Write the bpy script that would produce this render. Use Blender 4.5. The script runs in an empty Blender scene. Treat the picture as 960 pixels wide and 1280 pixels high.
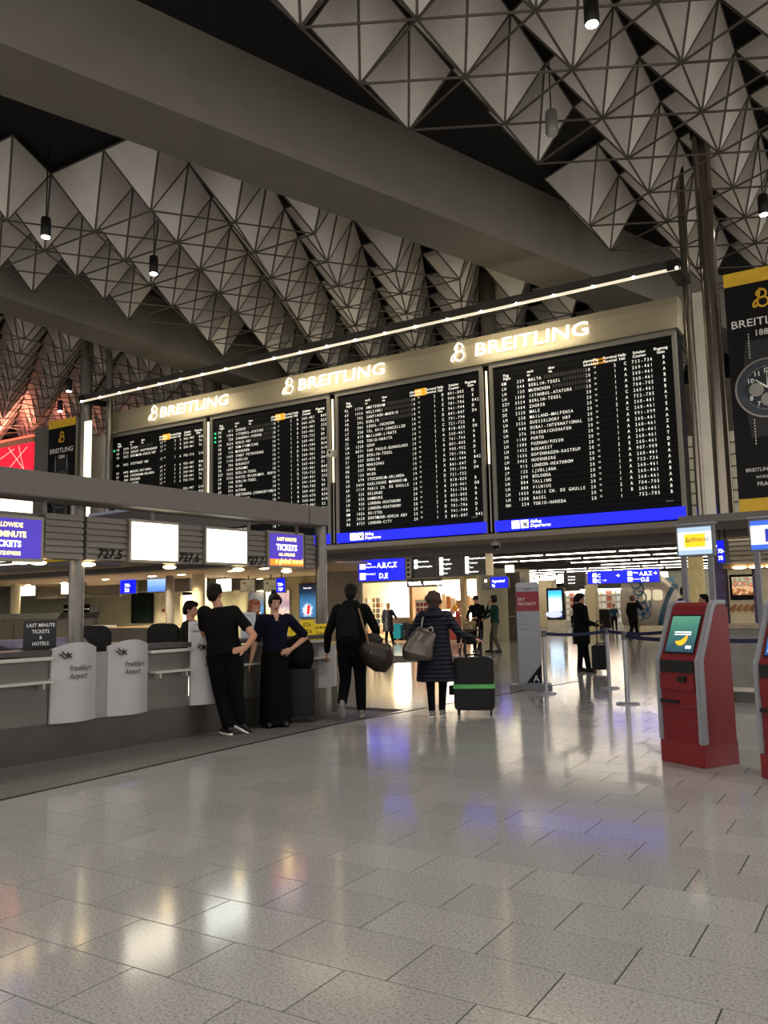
import bpy, bmesh, math, random
from math import sin, cos, pi, radians, atan2, hypot, sqrt
from mathutils import Vector, Matrix
from mathutils.bvhtree import BVHTree
random.seed(7)
scene = bpy.context.scene
COL = scene.collection

# ------------------------------------------------------------------ camera
CAM_H = 1.45
F_PX, PITCH, ROLL, YAW = 1036.0, 0.11625, -0.02041, 0.55287
fw = Vector((-sin(YAW)*cos(PITCH), cos(YAW)*cos(PITCH), sin(PITCH)))
rt0 = Vector((cos(YAW), sin(YAW), 0)); up0 = rt0.cross(fw)
RT = rt0*cos(ROLL) + up0*sin(ROLL); UP = -rt0*sin(ROLL) + up0*cos(ROLL)
CAMP = Vector((0, 0, CAM_H))
cd = bpy.data.cameras.new('camera'); cam = bpy.data.objects.new('camera', cd); COL.objects.link(cam)
cd.sensor_fit = 'VERTICAL'; cd.sensor_height = 36.0; cd.lens = 36.0*F_PX/1280.0
cd.clip_start = .05; cd.clip_end = 300
m = Matrix((RT, UP, -fw)).transposed().to_4x4(); m.translation = CAMP; cam.matrix_world = m
scene.camera = cam

def ray(u, v): return fw*F_PX + RT*(u-480) + UP*(640-v)
def onz(u, v, z=0.0):
    d = ray(u, v); return CAMP + d*((z-CAM_H)/d.z)
def ony(u, v, y):
    d = ray(u, v); return CAMP + d*(y/d.y)
def onx(u, v, x):
    d = ray(u, v); return CAMP + d*(x/d.x)

# ------------------------------------------------------------------ world, exposure
W = bpy.data.worlds.new('hall_air'); scene.world = W; W.use_nodes = True
W.node_tree.nodes['Background'].inputs[0].default_value = (1.0, .95, .89, 1)
W.node_tree.nodes['Background'].inputs[1].default_value = .95
scene.view_settings.view_transform = 'Standard'
scene.view_settings.look = 'None'
scene.view_settings.exposure = 0.48
scene.view_settings.gamma = 1.0
scene.view_settings.use_curve_mapping = False

# ------------------------------------------------------------------ materials
def lin(c):
    if isinstance(c, str):
        c = c.lstrip('#'); c = [int(c[i:i+2], 16)/255 for i in (0, 2, 4)]
    return tuple((x/12.92 if x <= .04045 else ((x+.055)/1.055)**2.4) for x in c)
MATS = {}
def mat(name, col='#808080', rough=.5, metal=0., emit=0., ecol=None, var=.12, scale=6., bump=0., bscale=40., spec=.5, trans=0., alpha=1.):
    """procedural principled material: base colour broken up by noise, optional bump and emission"""
    if name in MATS: return MATS[name]
    M = bpy.data.materials.new(name); M.use_nodes = True
    nt = M.node_tree; b = nt.nodes['Principled BSDF']; c = lin(col)
    b.inputs['Roughness'].default_value = rough; b.inputs['Metallic'].default_value = metal
    b.inputs['Specular IOR Level'].default_value = spec
    tc = nt.nodes.new('ShaderNodeTexCoord')
    if var > 0:
        n = nt.nodes.new('ShaderNodeTexNoise'); n.inputs['Scale'].default_value = scale; n.inputs['Detail'].default_value = 3
        nt.links.new(tc.outputs['Object'], n.inputs['Vector'])
        r = nt.nodes.new('ShaderNodeValToRGB')
        r.color_ramp.elements[0].position = .3; r.color_ramp.elements[1].position = .7
        r.color_ramp.elements[0].color = (*[x*(1-var) for x in c], 1)
        r.color_ramp.elements[1].color = (*[min(1, x*(1+var)) for x in c], 1)
        nt.links.new(n.outputs['Fac'], r.inputs['Fac']); nt.links.new(r.outputs['Color'], b.inputs['Base Color'])
    else:
        b.inputs['Base Color'].default_value = (*c, 1)
    if bump > 0:
        n2 = nt.nodes.new('ShaderNodeTexNoise'); n2.inputs['Scale'].default_value = bscale; n2.inputs['Detail'].default_value = 4
        nt.links.new(tc.outputs['Object'], n2.inputs['Vector'])
        bp = nt.nodes.new('ShaderNodeBump'); bp.inputs['Strength'].default_value = bump; bp.inputs['Distance'].default_value = .01
        nt.links.new(n2.outputs['Fac'], bp.inputs['Height']); nt.links.new(bp.outputs['Normal'], b.inputs['Normal'])
    if emit > 0:
        b.inputs['Emission Color'].default_value = (*lin(ecol or col), 1); b.inputs['Emission Strength'].default_value = emit
    if trans > 0: b.inputs['Transmission Weight'].default_value = trans
    if alpha < 1: b.inputs['Alpha'].default_value = alpha
    MATS[name] = M; return M
def grad_screen(name, stops, emit, axis=2, lo=0., hi=1., noise=0.):
    """lit display whose picture is bands of colour along a generated axis"""
    if name in MATS: return MATS[name]
    M = bpy.data.materials.new(name); M.use_nodes = True; nt = M.node_tree; b = nt.nodes['Principled BSDF']
    b.inputs['Base Color'].default_value = (.02, .02, .02, 1); b.inputs['Roughness'].default_value = .25
    tc = nt.nodes.new('ShaderNodeTexCoord'); sp = nt.nodes.new('ShaderNodeSeparateXYZ')
    nt.links.new(tc.outputs['Generated'], sp.inputs[0])
    src = sp.outputs[axis]
    if noise > 0:
        n = nt.nodes.new('ShaderNodeTexNoise'); n.inputs['Scale'].default_value = 5
        nt.links.new(tc.outputs['Generated'], n.inputs['Vector'])
        a = nt.nodes.new('ShaderNodeMath'); a.operation = 'MULTIPLY_ADD'; a.inputs[1].default_value = noise; nt.links.new(n.outputs['Fac'], a.inputs[0])
        s = nt.nodes.new('ShaderNodeMath'); s.operation = 'SUBTRACT'; s.inputs[1].default_value = noise*.5
        nt.links.new(src, a.inputs[2]); nt.links.new(a.outputs[0], s.inputs[0]); src = s.outputs[0]
    r = nt.nodes.new('ShaderNodeValToRGB'); e = r.color_ramp.elements
    while len(e) < len(stops): e.new(.5)
    for k, (p, c) in enumerate(stops):
        e[k].position = p; e[k].color = (*lin(c), 1)
    nt.links.new(src, r.inputs['Fac']); nt.links.new(r.outputs['Color'], b.inputs['Emission Color'])
    b.inputs['Emission Strength'].default_value = emit
    MATS[name] = M; return M

# ------------------------------------------------------------------ mesh helpers
class MB:
    """collects shapes, then links them as ONE mesh object"""
    def __init__(s): s.v = []; s.f = []; s.mi = []
    def add(s, vs, fs, mi=0):
        o = len(s.v); s.v += [tuple(p) for p in vs]
        for f in fs: s.f.append(tuple(i+o for i in f)); s.mi.append(mi)
        return s
    def box(s, c, d, R=None, mi=0):
        x, y, z = d[0]/2, d[1]/2, d[2]/2; c = Vector(c)
        P = [Vector(p) for p in ((-x,-y,-z),(x,-y,-z),(x,y,-z),(-x,y,-z),(-x,-y,z),(x,-y,z),(x,y,z),(-x,y,z))]
        if R is not None: P = [R @ p for p in P]
        return s.add([p+c for p in P], [(0,3,2,1),(4,5,6,7),(0,1,5,4),(1,2,6,5),(2,3,7,6),(3,0,4,7)], mi)
    def bx(s, x0, x1, y0, y1, z0, z1, mi=0):
        return s.box(((x0+x1)/2, (y0+y1)/2, (z0+z1)/2), (abs(x1-x0), abs(y1-y0), abs(z1-z0)), None, mi)
    def rbox(s, c, d, r=.02, mi=0, axis=1, seg=3):
        """box with rounded corners seen along an axis (prism)"""
        ax = [0, 1, 2]; ax.remove(axis); a, b = ax
        w, h = d[a]/2, d[b]/2; r = min(r, w*.99, h*.99); pts = []
        for (cx, cy, st) in ((w-r, h-r, 0), (-w+r, h-r, 90), (-w+r, -h+r, 180), (w-r, -h+r, 270)):
            for k in range(seg+1):
                t = radians(st+90*k/seg); pts.append((cx+r*cos(t), cy+r*sin(t)))
        return s.prism([(c[a]+p[0], c[b]+p[1]) for p in pts], axis, c[axis]-d[axis]/2, c[axis]+d[axis]/2, mi)
    def prism(s, pts, axis, lo, hi, mi=0):
        n = len(pts); ax = [0, 1, 2]; ax.remove(axis); vs = []
        for q in (lo, hi):
            for p in pts:
                v = [0, 0, 0]; v[ax[0]] = p[0]; v[ax[1]] = p[1]; v[axis] = q; vs.append(v)
        fs = [tuple(range(n)), tuple(range(2*n-1, n-1, -1))] + [(i, n+i, n+(i+1) % n, (i+1) % n) for i in range(n)]
        return s.add(vs, fs, mi)
    def cyl(s, p0, p1, r0, r1=None, n=12, mi=0, cap=True):
        p0 = Vector(p0); p1 = Vector(p1); r1 = r0 if r1 is None else r1
        d = (p1-p0).normalized(); a = d.orthogonal().normalized(); b = d.cross(a); vs = []
        for p, r in ((p0, r0), (p1, r1)):
            for k in range(n):
                t = 2*pi*k/n; vs.append(p+a*(r*cos(t))+b*(r*sin(t)))
        fs = [(k, (k+1) % n, n+(k+1) % n, n+k) for k in range(n)]
        if cap: fs += [tuple(range(n-1, -1, -1)), tuple(range(n, 2*n))]
        return s.add(vs, fs, mi)
    def tube(s, pts, r, n=8, mi=0):
        for a, b in zip(pts[:-1], pts[1:]): s.cyl(a, b, r, None, n, mi)
        return s
    def lathe(s, prof, c=(0, 0, 0), n=20, mi=0):
        vs = []; m = len(prof)
        for k in range(n):
            t = 2*pi*k/n
            for r, z in prof: vs.append((c[0]+r*cos(t), c[1]+r*sin(t), c[2]+z))
        fs = [(k*m+j, ((k+1) % n)*m+j, ((k+1) % n)*m+j+1, k*m+j+1) for k in range(n) for j in range(m-1)]
        fs += [tuple(k*m for k in range(n-1, -1, -1)), tuple(k*m+m-1 for k in range(n))]
        return s.add(vs, fs, mi)
    def ell(s, c, r, R=None, n=14, m=9, mi=0):
        c = Vector(c); vs = [Vector((0, 0, r[2]))]
        for j in range(1, m):
            p = pi*j/m
            for k in range(n):
                t = 2*pi*k/n; vs.append(Vector((r[0]*sin(p)*cos(t), r[1]*sin(p)*sin(t), r[2]*cos(p))))
        vs.append(Vector((0, 0, -r[2])))
        if R is not None: vs = [R @ v for v in vs]
        fs = [(0, 1+k, 1+(k+1) % n) for k in range(n)]
        for j in range(m-2):
            for k in range(n):
                a = 1+j*n+k; b = 1+j*n+(k+1) % n; fs.append((a, a+n, b+n, b))
        L = len(vs)-1; o = 1+(m-2)*n
        fs += [(L, o+(k+1) % n, o+k) for k in range(n)]
        return s.add([v+c for v in vs], fs, mi)
    def loft(s, rings, n=16, side=(1, 0, 0), mi=0):
        """rings: (centre, rx, ry); rx along 'side', ry across; capped"""
        C = [Vector(r[0]) for r in rings]; vs = []; sd = Vector(side)
        for i, (c, rx, ry) in enumerate(rings):
            t = (C[min(i+1, len(C)-1)]-C[max(i-1, 0)]).normalized()
            a = sd - t*sd.dot(t)
            if a.length < .05: a = t.orthogonal()
            a.normalize(); b = t.cross(a)
            for k in range(n):
                q = 2*pi*k/n; vs.append(C[i]+a*(rx*cos(q))+b*(ry*sin(q)))
        fs = []
        for i in range(len(C)-1):
            for k in range(n): fs.append((i*n+k, i*n+(k+1) % n, (i+1)*n+(k+1) % n, (i+1)*n+k))
        fs += [tuple(range(n-1, -1, -1)), tuple(range((len(C)-1)*n, len(C)*n))]
        return s.add(vs, fs, mi)
    def quad(s, a, b, c, d, mi=0): return s.add([a, b, c, d], [(0, 1, 2, 3)], mi)
    def mesh(s, name, mats):
        me = bpy.data.meshes.new(name); me.from_pydata(s.v, [], s.f)
        for M in (mats if isinstance(mats, (list, tuple)) else [mats]): me.materials.append(M)
        if any(s.mi): me.polygons.foreach_set('material_index', s.mi)
        me.update(); return me
    def build(s, name, mats, parent=None, loc=None, rz=0., smooth=False, bevel=0.):
        me = s.mesh(name, mats); o = bpy.data.objects.new(name, me); COL.objects.link(o)
        if smooth:
            me.polygons.foreach_set('use_smooth', [True]*len(me.polygons))
            try: me.set_sharp_from_angle(angle=radians(40))
            except Exception: pass
        if bevel > 0:
            bm = bmesh.new(); bm.from_mesh(me)
            bmesh.ops.remove_doubles(bm, verts=bm.verts, dist=1e-5)
            ed = [e for e in bm.edges if len(e.link_faces) == 2 and e.calc_face_angle(0) > .6]
            bmesh.ops.bevel(bm, geom=ed, offset=bevel, segments=2, affect='EDGES', clamp_overlap=True)
            bm.to_mesh(me); bm.free()
        if parent: o.parent = parent
        if loc is not None: o.location = loc
        if rz: o.rotation_euler.z = rz
        return o
def thing(name, label, cat, loc=(0, 0, 0), rz=0., group=None):
    o = bpy.data.objects.new(name, None); COL.objects.link(o); o.empty_display_size = .1
    o.location = loc; o.rotation_euler.z = rz; o['label'] = label; o['category'] = cat
    if group: o['group'] = group
    return o
def tag(o, label, cat, group=None):
    o['label'] = label; o['category'] = cat
    if group: o['group'] = group
    return o
def structure(o, label=None):
    o['kind'] = 'structure'
    if label: o['label'] = label
    return o
def copy_obj(o, parent=None):
    c = o.copy(); COL.objects.link(c); c.parent = parent
    for ch in list(o.children): copy_obj(ch, c)
    return c

# text -> mesh (letters stand in the local xz plane and face -y)
_TC = {}
def text_data(s, size, bold=0., align='CENTER', depth=.004, xs=1., shear=0.):
    key = (s, bold, align, shear)
    if key not in _TC:
        cu = bpy.data.curves.new('t', 'FONT'); cu.body = s; cu.size = 1; cu.align_x = align; cu.resolution_u = 2; cu.offset = bold; cu.shear = shear
        cu.space_line = .95
        ob = bpy.data.objects.new('t', cu); COL.objects.link(ob)
        dg = bpy.context.evaluated_depsgraph_get(); me = ob.evaluated_get(dg).to_mesh()
        _TC[key] = ([tuple(v.co) for v in me.vertices], [tuple(p.vertices) for p in me.polygons])
        ob.evaluated_get(dg).to_mesh_clear(); bpy.data.objects.remove(ob); bpy.data.curves.remove(cu)
    v, f = _TC[key]
    return [(p[0]*size*xs, 0, p[1]*size) for p in v], f
def put_text(mb, s, x, z, size, y=0., bold=0., align='CENTER', mi=0, xs=1., shear=0.):
    v, f = text_data(s, size, bold, align, xs=xs, shear=shear)
    mb.add([(p[0]+x, y, p[2]+z) for p in v], f, mi)
def B_logo(mb, x, z, h, y=0., mi=0, t=.055):
    """flowing letter-like emblem used beside the lettering: two loops and a slanted stem"""
    def stroke(pts, w):
        for (ax, az), (bx_, bz) in zip(pts[:-1], pts[1:]):
            d = Vector((bx_-ax, 0, bz-az)); n_ = Vector((-d.z, 0, d.x)).normalized()*w*h
            mb.quad((x+ax*h-n_.x, y, z+az*h-n_.z), (x+bx_*h-n_.x, y, z+bz*h-n_.z), (x+bx_*h+n_.x, y, z+bz*h+n_.z), (x+ax*h+n_.x, y, z+az*h+n_.z), mi)
    up = [(.02+.24*cos(a), .72+.24*sin(a)) for a in [radians(200-q*20) for q in range(15)]]
    lo = [(.08+.27*cos(a), .26+.27*sin(a)) for a in [radians(95-q*20) for q in range(15)]]
    stroke(up, t); stroke(lo, t); stroke([(-.02, 1.04), (-.22, .12), (-.34, .0), (-.42, .1), (-.36, .3), (-.1, .5), (.06, .5)], t)
# ------------------------------------------------------------------ pendant lamps of the hall (their own light sits in the builder)
M_DARKMETAL = mat('dark_metal', '#2b2a28', .4, .8)
M_BLACK = mat('matte_black', '#0c0c0c', .6, spec=.2)
M_STEEL = mat('brushed_steel', '#8f8a82', .3, .9, var=.05, scale=20)
M_CHROME = mat('chrome', '#8a8176', .2, .95, var=.05)
M_LENS = mat('lamp_lens', '#fff4e2', .3, emit=40., ecol='#fff1dc', var=0)
M_LENS_OFF = mat('lamp_lens_off', '#c9c6c0', .15, .6)
def pendant(p, label, top, power=900., on=True, group='pendant hall lamps'):
    t = thing('pendant_lamp', label, 'lamp', (p.x, p.y, p.z), 0, group)
    MB().lathe([(.02, .42), (.09, .40), (.10, .36), (.10, .02), (.085, .0)], n=18).build('housing', M_DARKMETAL if on else mat('grey_lamp', '#77746e', .4, .5), t, smooth=True)
    MB().lathe([(.08, .004), (.08, -.012), (.05, -.03)], n=18).build('lens', M_LENS if on else M_LENS_OFF, t, smooth=True)
    MB().cyl((0, 0, .4), (0, 0, max(.5, top-p.z)), .012, n=6).build('cord', M_BLACK, t)
    if on:
        l = bpy.data.lights.new('lamp_light', 'SPOT'); l.energy = power; l.color = (1., .95, .89); l.spot_size = radians(125); l.spot_blend = .8; l.shadow_soft_size = .25
        o = bpy.data.objects.new('lamp_light', l); COL.objects.link(o); o.parent = t; o.location = (0, 0, -.06)
    return t
SLAB = 11.0
PW = 450.
for (u, v, on, nm) in ((740, 30, True, 'lit pendant spotlight hanging below the panelled ceiling nearest the red kiosks'),
                       (690, 168, False, 'unlit grey pendant lamp on a cord beside the wide ceiling beam'),
                       (57, 296, True, 'grey pendant lamp under the ceiling panels above the ticket counter'),
                       (192, 342, True, 'lit pendant spotlight with long black body over the ticket counter'),
                       (955, 268, True, 'lit pendant spotlight above the watch banner with gold edge')):
    pendant(onz(u, v, 9.05), nm, SLAB, PW*(.25 if u == 57 else 1), on)
for (u, v, y) in ((86, 489, 18.0), (75, 514, 19.4)):
    p = ony(u, v, y); pendant(p, 'small lit pendant lamp in the reddish far ceiling bay', SLAB, 250., True, 'far pendant lamps')
for (x, y) in ((-9.5, 2.5), (-3.5, 1.5), (2.5, 2.), (-10, -4), (-4, -5), (3, -4.5), (3.8, 8.), (3.5, 14.), (-1., -9.)):  # added lamps out of view, there to light the foreground floor
    pendant(Vector((x, y, 9.05)), 'added unseen pendant spotlight that lights the foreground floor', SLAB, PW, True)

# ------------------------------------------------------------------ floor
def granite(name, base, rough):
    M = bpy.data.materials.new(name); M.use_nodes = True; nt = M.node_tree; b = nt.nodes['Principled BSDF']; L = nt.links.new
    geo = nt.nodes.new('ShaderNodeNewGeometry'); oi = nt.nodes.new('ShaderNodeObjectInfo')
    n1 = nt.nodes.new('ShaderNodeTexNoise'); n1.inputs['Scale'].default_value = 75; n1.inputs['Detail'].default_value = 6; n1.inputs['Roughness'].default_value = .75
    L(geo.outputs['Position'], n1.inputs['Vector'])
    r = nt.nodes.new('ShaderNodeValToRGB'); e = r.color_ramp.elements; c = lin(base)
    e[0].position = .33; e[0].color = (c[0]*.22, c[1]*.22, c[2]*.22, 1); e[1].position = .62; e[1].color = (*[x*1.25 for x in c], 1)
    k = e.new(.45); k.color = (*[x*.92 for x in c], 1)
    L(n1.outputs['Fac'], r.inputs['Fac'])
    ad = nt.nodes.new('ShaderNodeMath'); ad.operation = 'ADD'; L(oi.outputs['Random'], ad.inputs[0]); L(geo.outputs['Random Per Island'], ad.inputs[1])
    fr = nt.nodes.new('ShaderNodeMath'); fr.operation = 'FRACT'; L(ad.outputs[0], fr.inputs[0])
    mr = nt.nodes.new('ShaderNodeMapRange'); mr.inputs['To Min'].default_value = .91; mr.inputs['To Max'].default_value = 1.04; L(fr.outputs[0], mr.inputs['Value'])
    mx = nt.nodes.new('ShaderNodeVectorMath'); mx.operation = 'SCALE'; L(r.outputs['Color'], mx.inputs[0]); L(mr.outputs[0], mx.inputs['Scale'])
    L(mx.outputs[0], b.inputs['Base Color'])
    n2 = nt.nodes.new('ShaderNodeTexNoise'); n2.inputs['Scale'].default_value = 90; n2.inputs['Detail'].default_value = 3; L(geo.outputs['Position'], n2.inputs['Vector'])
    m2 = nt.nodes.new('ShaderNodeMapRange'); m2.inputs['To Min'].default_value = rough*.6; m2.inputs['To Max'].default_value = rough*1.6; L(n2.outputs['Fac'], m2.inputs['Value'])
    L(m2.outputs[0], b.inputs['Roughness'])
    bp = nt.nodes.new('ShaderNodeBump'); bp.inputs['Strength'].default_value = .02; bp.inputs['Distance'].default_value = .002; L(n1.outputs['Fac'], bp.inputs['Height']); L(bp.outputs['Normal'], b.inputs['Normal'])
    b.inputs['Specular IOR Level'].default_value = .42
    return M
M_GRAN = granite('granite', '#9a9793', .105)
M_GROUT = mat('grout', '#2e2a27', .8)
floor = structure(MB().bx(-48, 14, -12, 78, -.2, -.0045).build('floor', M_GRAN))
TW, TL, TY0, TX0, TS = .40075, .587, 2.5155, -2.03, .1957
tiles = []
for k in range(-5, 50):
    yc = TY0+TW*(k+.5)
    for q in range(-30, 26):
        x0 = TX0+TS*k+TL*q; xc = x0+TL/2
        if xc+TL/2 < -6.15 and yc < 10.4: continue
        d = Vector((xc, yc, 0))-CAMP; w = d.dot(fw)
        if w < .8: continue
        pu = 480+F_PX*d.dot(RT)/w; pv = 640-F_PX*d.dot(UP)/w
        if pu < -120 or pu > 1080 or pv > 1400: continue
        tiles.append((d.length, xc, yc))
tiles.sort()
def tile_shape(mb, x, y, a=TL/2-.003):
    b, c = TW/2-.003, .001
    vs = [(x-a, y-b, -.0045), (x+a, y-b, -.0045), (x+a, y+b, -.0045), (x-a, y+b, -.0045), (x-a+c, y-b+c, 0), (x+a-c, y-b+c, 0), (x+a-c, y+b-c, 0), (x-a+c, y+b-c, 0)]
    mb.add(vs, [(4, 5, 6, 7), (0, 1, 5, 4), (1, 2, 6, 5), (2, 3, 7, 6), (3, 0, 4, 7)])
tm = MB(); tile_shape(tm, 0, 0); tile_me = tm.mesh('tile', M_GRAN)
cut = [q for q in tiles if q[1]-TL/2 < -6.21 and q[2] < 10.4]; tiles = [q for q in tiles if q not in cut]
for (d, x, y) in tiles[:290]:
    o = bpy.data.objects.new('tile', tile_me); COL.objects.link(o); o.parent = floor; o.location = (x, y, 0)
sm = MB()
for (d, x, y) in tiles[290:]: tile_shape(sm, x, y)
for (d, x, y) in cut: hw = (x+TL/2+6.21)/2; tile_shape(sm, -6.21+hw, y, hw-.003)
o = sm.build('tile_field', M_GRAN, floor); o['kind'] = 'stuff'
MB().bx(-6.22, 12, .2, 22.4, -.02, -.004).build('tile_bed', M_GROUT, floor); MB().bx(-24, -6.22, 10.2, 22.4, -.02, -.004).build('tile_bed', M_GROUT, floor)
# apron of rough stone before the ticket counter and the dark joint strip along it
MB().bx(-20, -6.22, 1.5, 10.2, -.02, .0).build('apron', mat('apron_stone', '#615e59', .55, var=.35, scale=25, bump=.15, bscale=60), floor)
jp = [(-6.21, 2.), (-6.21, 5.), (-6.25, 8.9), (-5.95, 11.4), (-5.69, 13.2), (-5.2, 17.)]
jm = MB()
for (x0, y0), (x1, y1) in zip(jp[:-1], jp[1:]):
    jm.quad((x0-.03, y0, .0012), (x0+.03, y0, .0012), (x1+.03, y1, .0012), (x1-.03, y1, .0012))
jm.build('expansion_joint', mat('rubber_joint', '#1c1917', .7), floor)

# ------------------------------------------------------------------ ceiling slab, beams
M_SLAB = mat('ceiling_black', '#1b1a19', .9, var=.15, scale=2)
M_CONC = mat('painted_concrete', '#7f796d', .85, var=.06, scale=1.5, bump=.05, bscale=8)
structure(MB().bx(-48, 14, -12, 44, SLAB, SLAB+.3).build('ceiling', M_SLAB))
AZ1 = radians(18.5); ZB = 9.4
def beam1x(y): return -12.2 + math.tan(AZ1)*y
R1 = Matrix.Rotation(-AZ1, 3, 'Z')
nrm = Vector((-cos(AZ1), sin(AZ1), 0))
c1 = Vector((beam1x(14), 14, (ZB+SLAB)/2)) + nrm*.62
structure(MB().box((0, 0, 0), (1.24, 52, SLAB-ZB), R1).build('trim_1', M_CONC, loc=c1), 'wide grey concrete beam crossing the hall ceiling at a slant')
structure(MB().bx(-19.6, -18.5, -8, 43, ZB, SLAB).build('trim_2', M_CONC), 'grey concrete beam behind the departures board')

# ------------------------------------------------------------------ triangulated ceiling: hanging inverted pyramids of panels on a bar lattice
M_PANEL = mat('ceiling_panel', '#e9e2d8', .75, var=.04, scale=3)
M_BAR = mat('lattice_bar', '#5d554c', .5, .3, var=.08)
bar_me = MB().cyl((0, 0, 0), (0, 0, 1), 1, n=6, cap=False).mesh('strut', M_BAR)
def space_frame(label, N0, V1, V2, offs, zl, h, keep, rng):
    t = thing('space_frame', label, 'ceiling frame', (N0[0], N0[1], zl), 0, 'ceiling bays')
    base = Vector((N0[0], N0[1], zl)); V1 = Vector((*V1, 0)); V2 = Vector((*V2, 0)); O = [Vector((*o, h)) for o in offs]
    nodes = {}
    for i in range(*rng):
        for j in range(*rng):
            p = V1*i+V2*j
            if keep(p+base): nodes[(i, j)] = p
    bars = {}; pans = []
    def bar(a, b, r):
        k = tuple(sorted([tuple(round(x, 2) for x in a), tuple(round(x, 2) for x in b)]))
        if k not in bars: bars[k] = (a, b, r)
    for (i, j), p in nodes.items():
        U = [p+o for o in O]
        for k in range(3):
            pans.append((p, U[k], U[(k+1) % 3])); bar(p, U[k], .022); bar(U[k], U[(k+1) % 3], .02)
        for dn in ((1, 0), (0, 1), (1, 1), (1, -1)):
            q = (i+dn[0], j+dn[1])
            if q in nodes and (nodes[q]-p).length < 1.95: bar(p, nodes[q], .02)
    dist = lambda c: (c+base-CAMP).length
    pans.sort(key=lambda f: dist((f[0]+f[1]+f[2])/3))
    def panel(mb, f):
        c = (f[0]+f[1]+f[2])/3; n = (f[1]-f[0]).cross(f[2]-f[0]).normalized()
        P = [c+(q-c)*.955 for q in f]
        mb.add([q+n*.006 for q in P]+[q-n*.006 for q in P], [(0, 1, 2), (5, 4, 3), (0, 3, 4, 1), (1, 4, 5, 2), (2, 5, 3, 0)])
    for f in pans[:280]:
        mb = MB(); panel(mb, f); mb.build('panel', M_PANEL, t)
    if len(pans) > 280:
        mb = MB()
        for f in pans[280:]: panel(mb, f)
        mb.build('far_panels', M_PANEL, t)['kind'] = 'stuff'
    bl = sorted(bars.values(), key=lambda e: dist((e[0]+e[1])/2))
    for a, b, r in bl[:280]:
        o = bpy.data.objects.new('strut', bar_me); COL.objects.link(o); o.parent = t
        d = b-a; o.location = a; o.rotation_mode = 'QUATERNION'; o.rotation_quaternion = Vector((0, 0, 1)).rotation_difference(d.normalized()); o.scale = (r, r, d.length)
    if len(bl) > 280:
        mb = MB()
        for a, b, r in bl[280:]: mb.cyl(a, b, r, n=4, cap=False)
        mb.build('far_struts', M_BAR, t)['kind'] = 'stuff'
    return t
A_, B_ = 1.498, 1.434
def keepR(p):
    if p.y < 5 or p.y > 23 or p.x > 4.5: return False
    if p.x < -7 or p.x-.96 < beam1x(p.y)+.05: return False
    for (x, y) in ((-6.47, 13.03), (-5.03, 15.3), (-6.47, 14.5)):
        if abs(p.x-x) < .4 and abs(p.y-y) < .5: return False
    return True
space_frame('pale triangular panels on a bar lattice above the red kiosks', (-6.469, 10.035), (0, A_), (B_, A_/2), [(-2*B_/3, 0), (B_/3, -A_/2), (B_/3, A_/2)], 9.5, 1.35, keepR, (-14, 14))
V1 = Vector((-.63, 1.34)); V2 = Vector((1.68, 0.))
offL = [(V2-V1)/3, (2*V1+V2)/3, -(2*V2+V1)/3]
def keepL(p):
    if p.y < 3 or p.y > 30 or (p.y < 10.5 and p.x > -14.4): return False
    return p.x-.95 > -18.95 and p.x+.8 < beam1x(p.y)-1.3
space_frame('grey triangular panels on a bar lattice between the two ceiling beams', (-13.89, 11.09), V1, V2, offL, 9.5, 1.38, keepL, (-14, 16))
def keepF(p):
    return 10 < p.y < 34 and -37 < p.x < -20.6
space_frame('reddish lit triangular panels on a bar lattice in the far bay beyond the second beam', (-22.4, 16.8), (.1, 1.5), (1.45, .7), [(-.95, 0), (.5, -.75), (.5, .75)], 9.5, 1.4, keepF, (-16, 18))

# ------------------------------------------------------------------ gallery edge under the board and the low hall beyond
M_SOFF = mat('soffit_paint', '#9b9083', .8, var=.05)
M_BEAMT = mat('bulkhead_paint', '#6f6a66', .75, var=.06)
structure(MB().bx(-48, 8, 17.75, 19.35, 3.02, 3.14).build('trim_3', M_SOFF), 'pale soffit below the departures board')
structure(MB().bx(-48, 8, 19.3, 20.0, 2.85, 3.3).build('trim_4', M_BEAMT), 'grey bulkhead beam below the departures board')
structure(MB().bx(-3.4, 8, 15.9, 17.75, 2.9, 3.04).build('trim_5', M_BEAMT), 'grey ledge under the watch banner'); structure(MB().bx(-26, -20.7, 16.4, 17.75, 2.95, 3.1).build('trim_6', M_BEAMT), 'grey ledge under the far watch banner')
M_LOWC = mat('low_ceiling_paint', '#1f1d1b', .8)
lowc = structure(MB().bx(-48, 8, 20.0, 78, 3.22, 3.4).build('ceiling_low', M_LOWC)); lowc.name = 'ceiling.001'
M_TUBE = mat('strip_tube', '#fff6e6', .4, emit=15., ecol='#fff0da', var=0)
M_BAF = mat('baffle_metal', '#5a554f', .5, .2)
yy = 20.4; rows = []
while yy < 62: rows.append(yy); yy += 2.8
sl = MB().bx(-1.14, 1.14, -.032, .032, .008, .03).mesh('strip_light', M_TUBE)
hs = MB().bx(-1.18, 1.18, -.09, .09, .03, .10).mesh('strip_housing', M_BAF)
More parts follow.
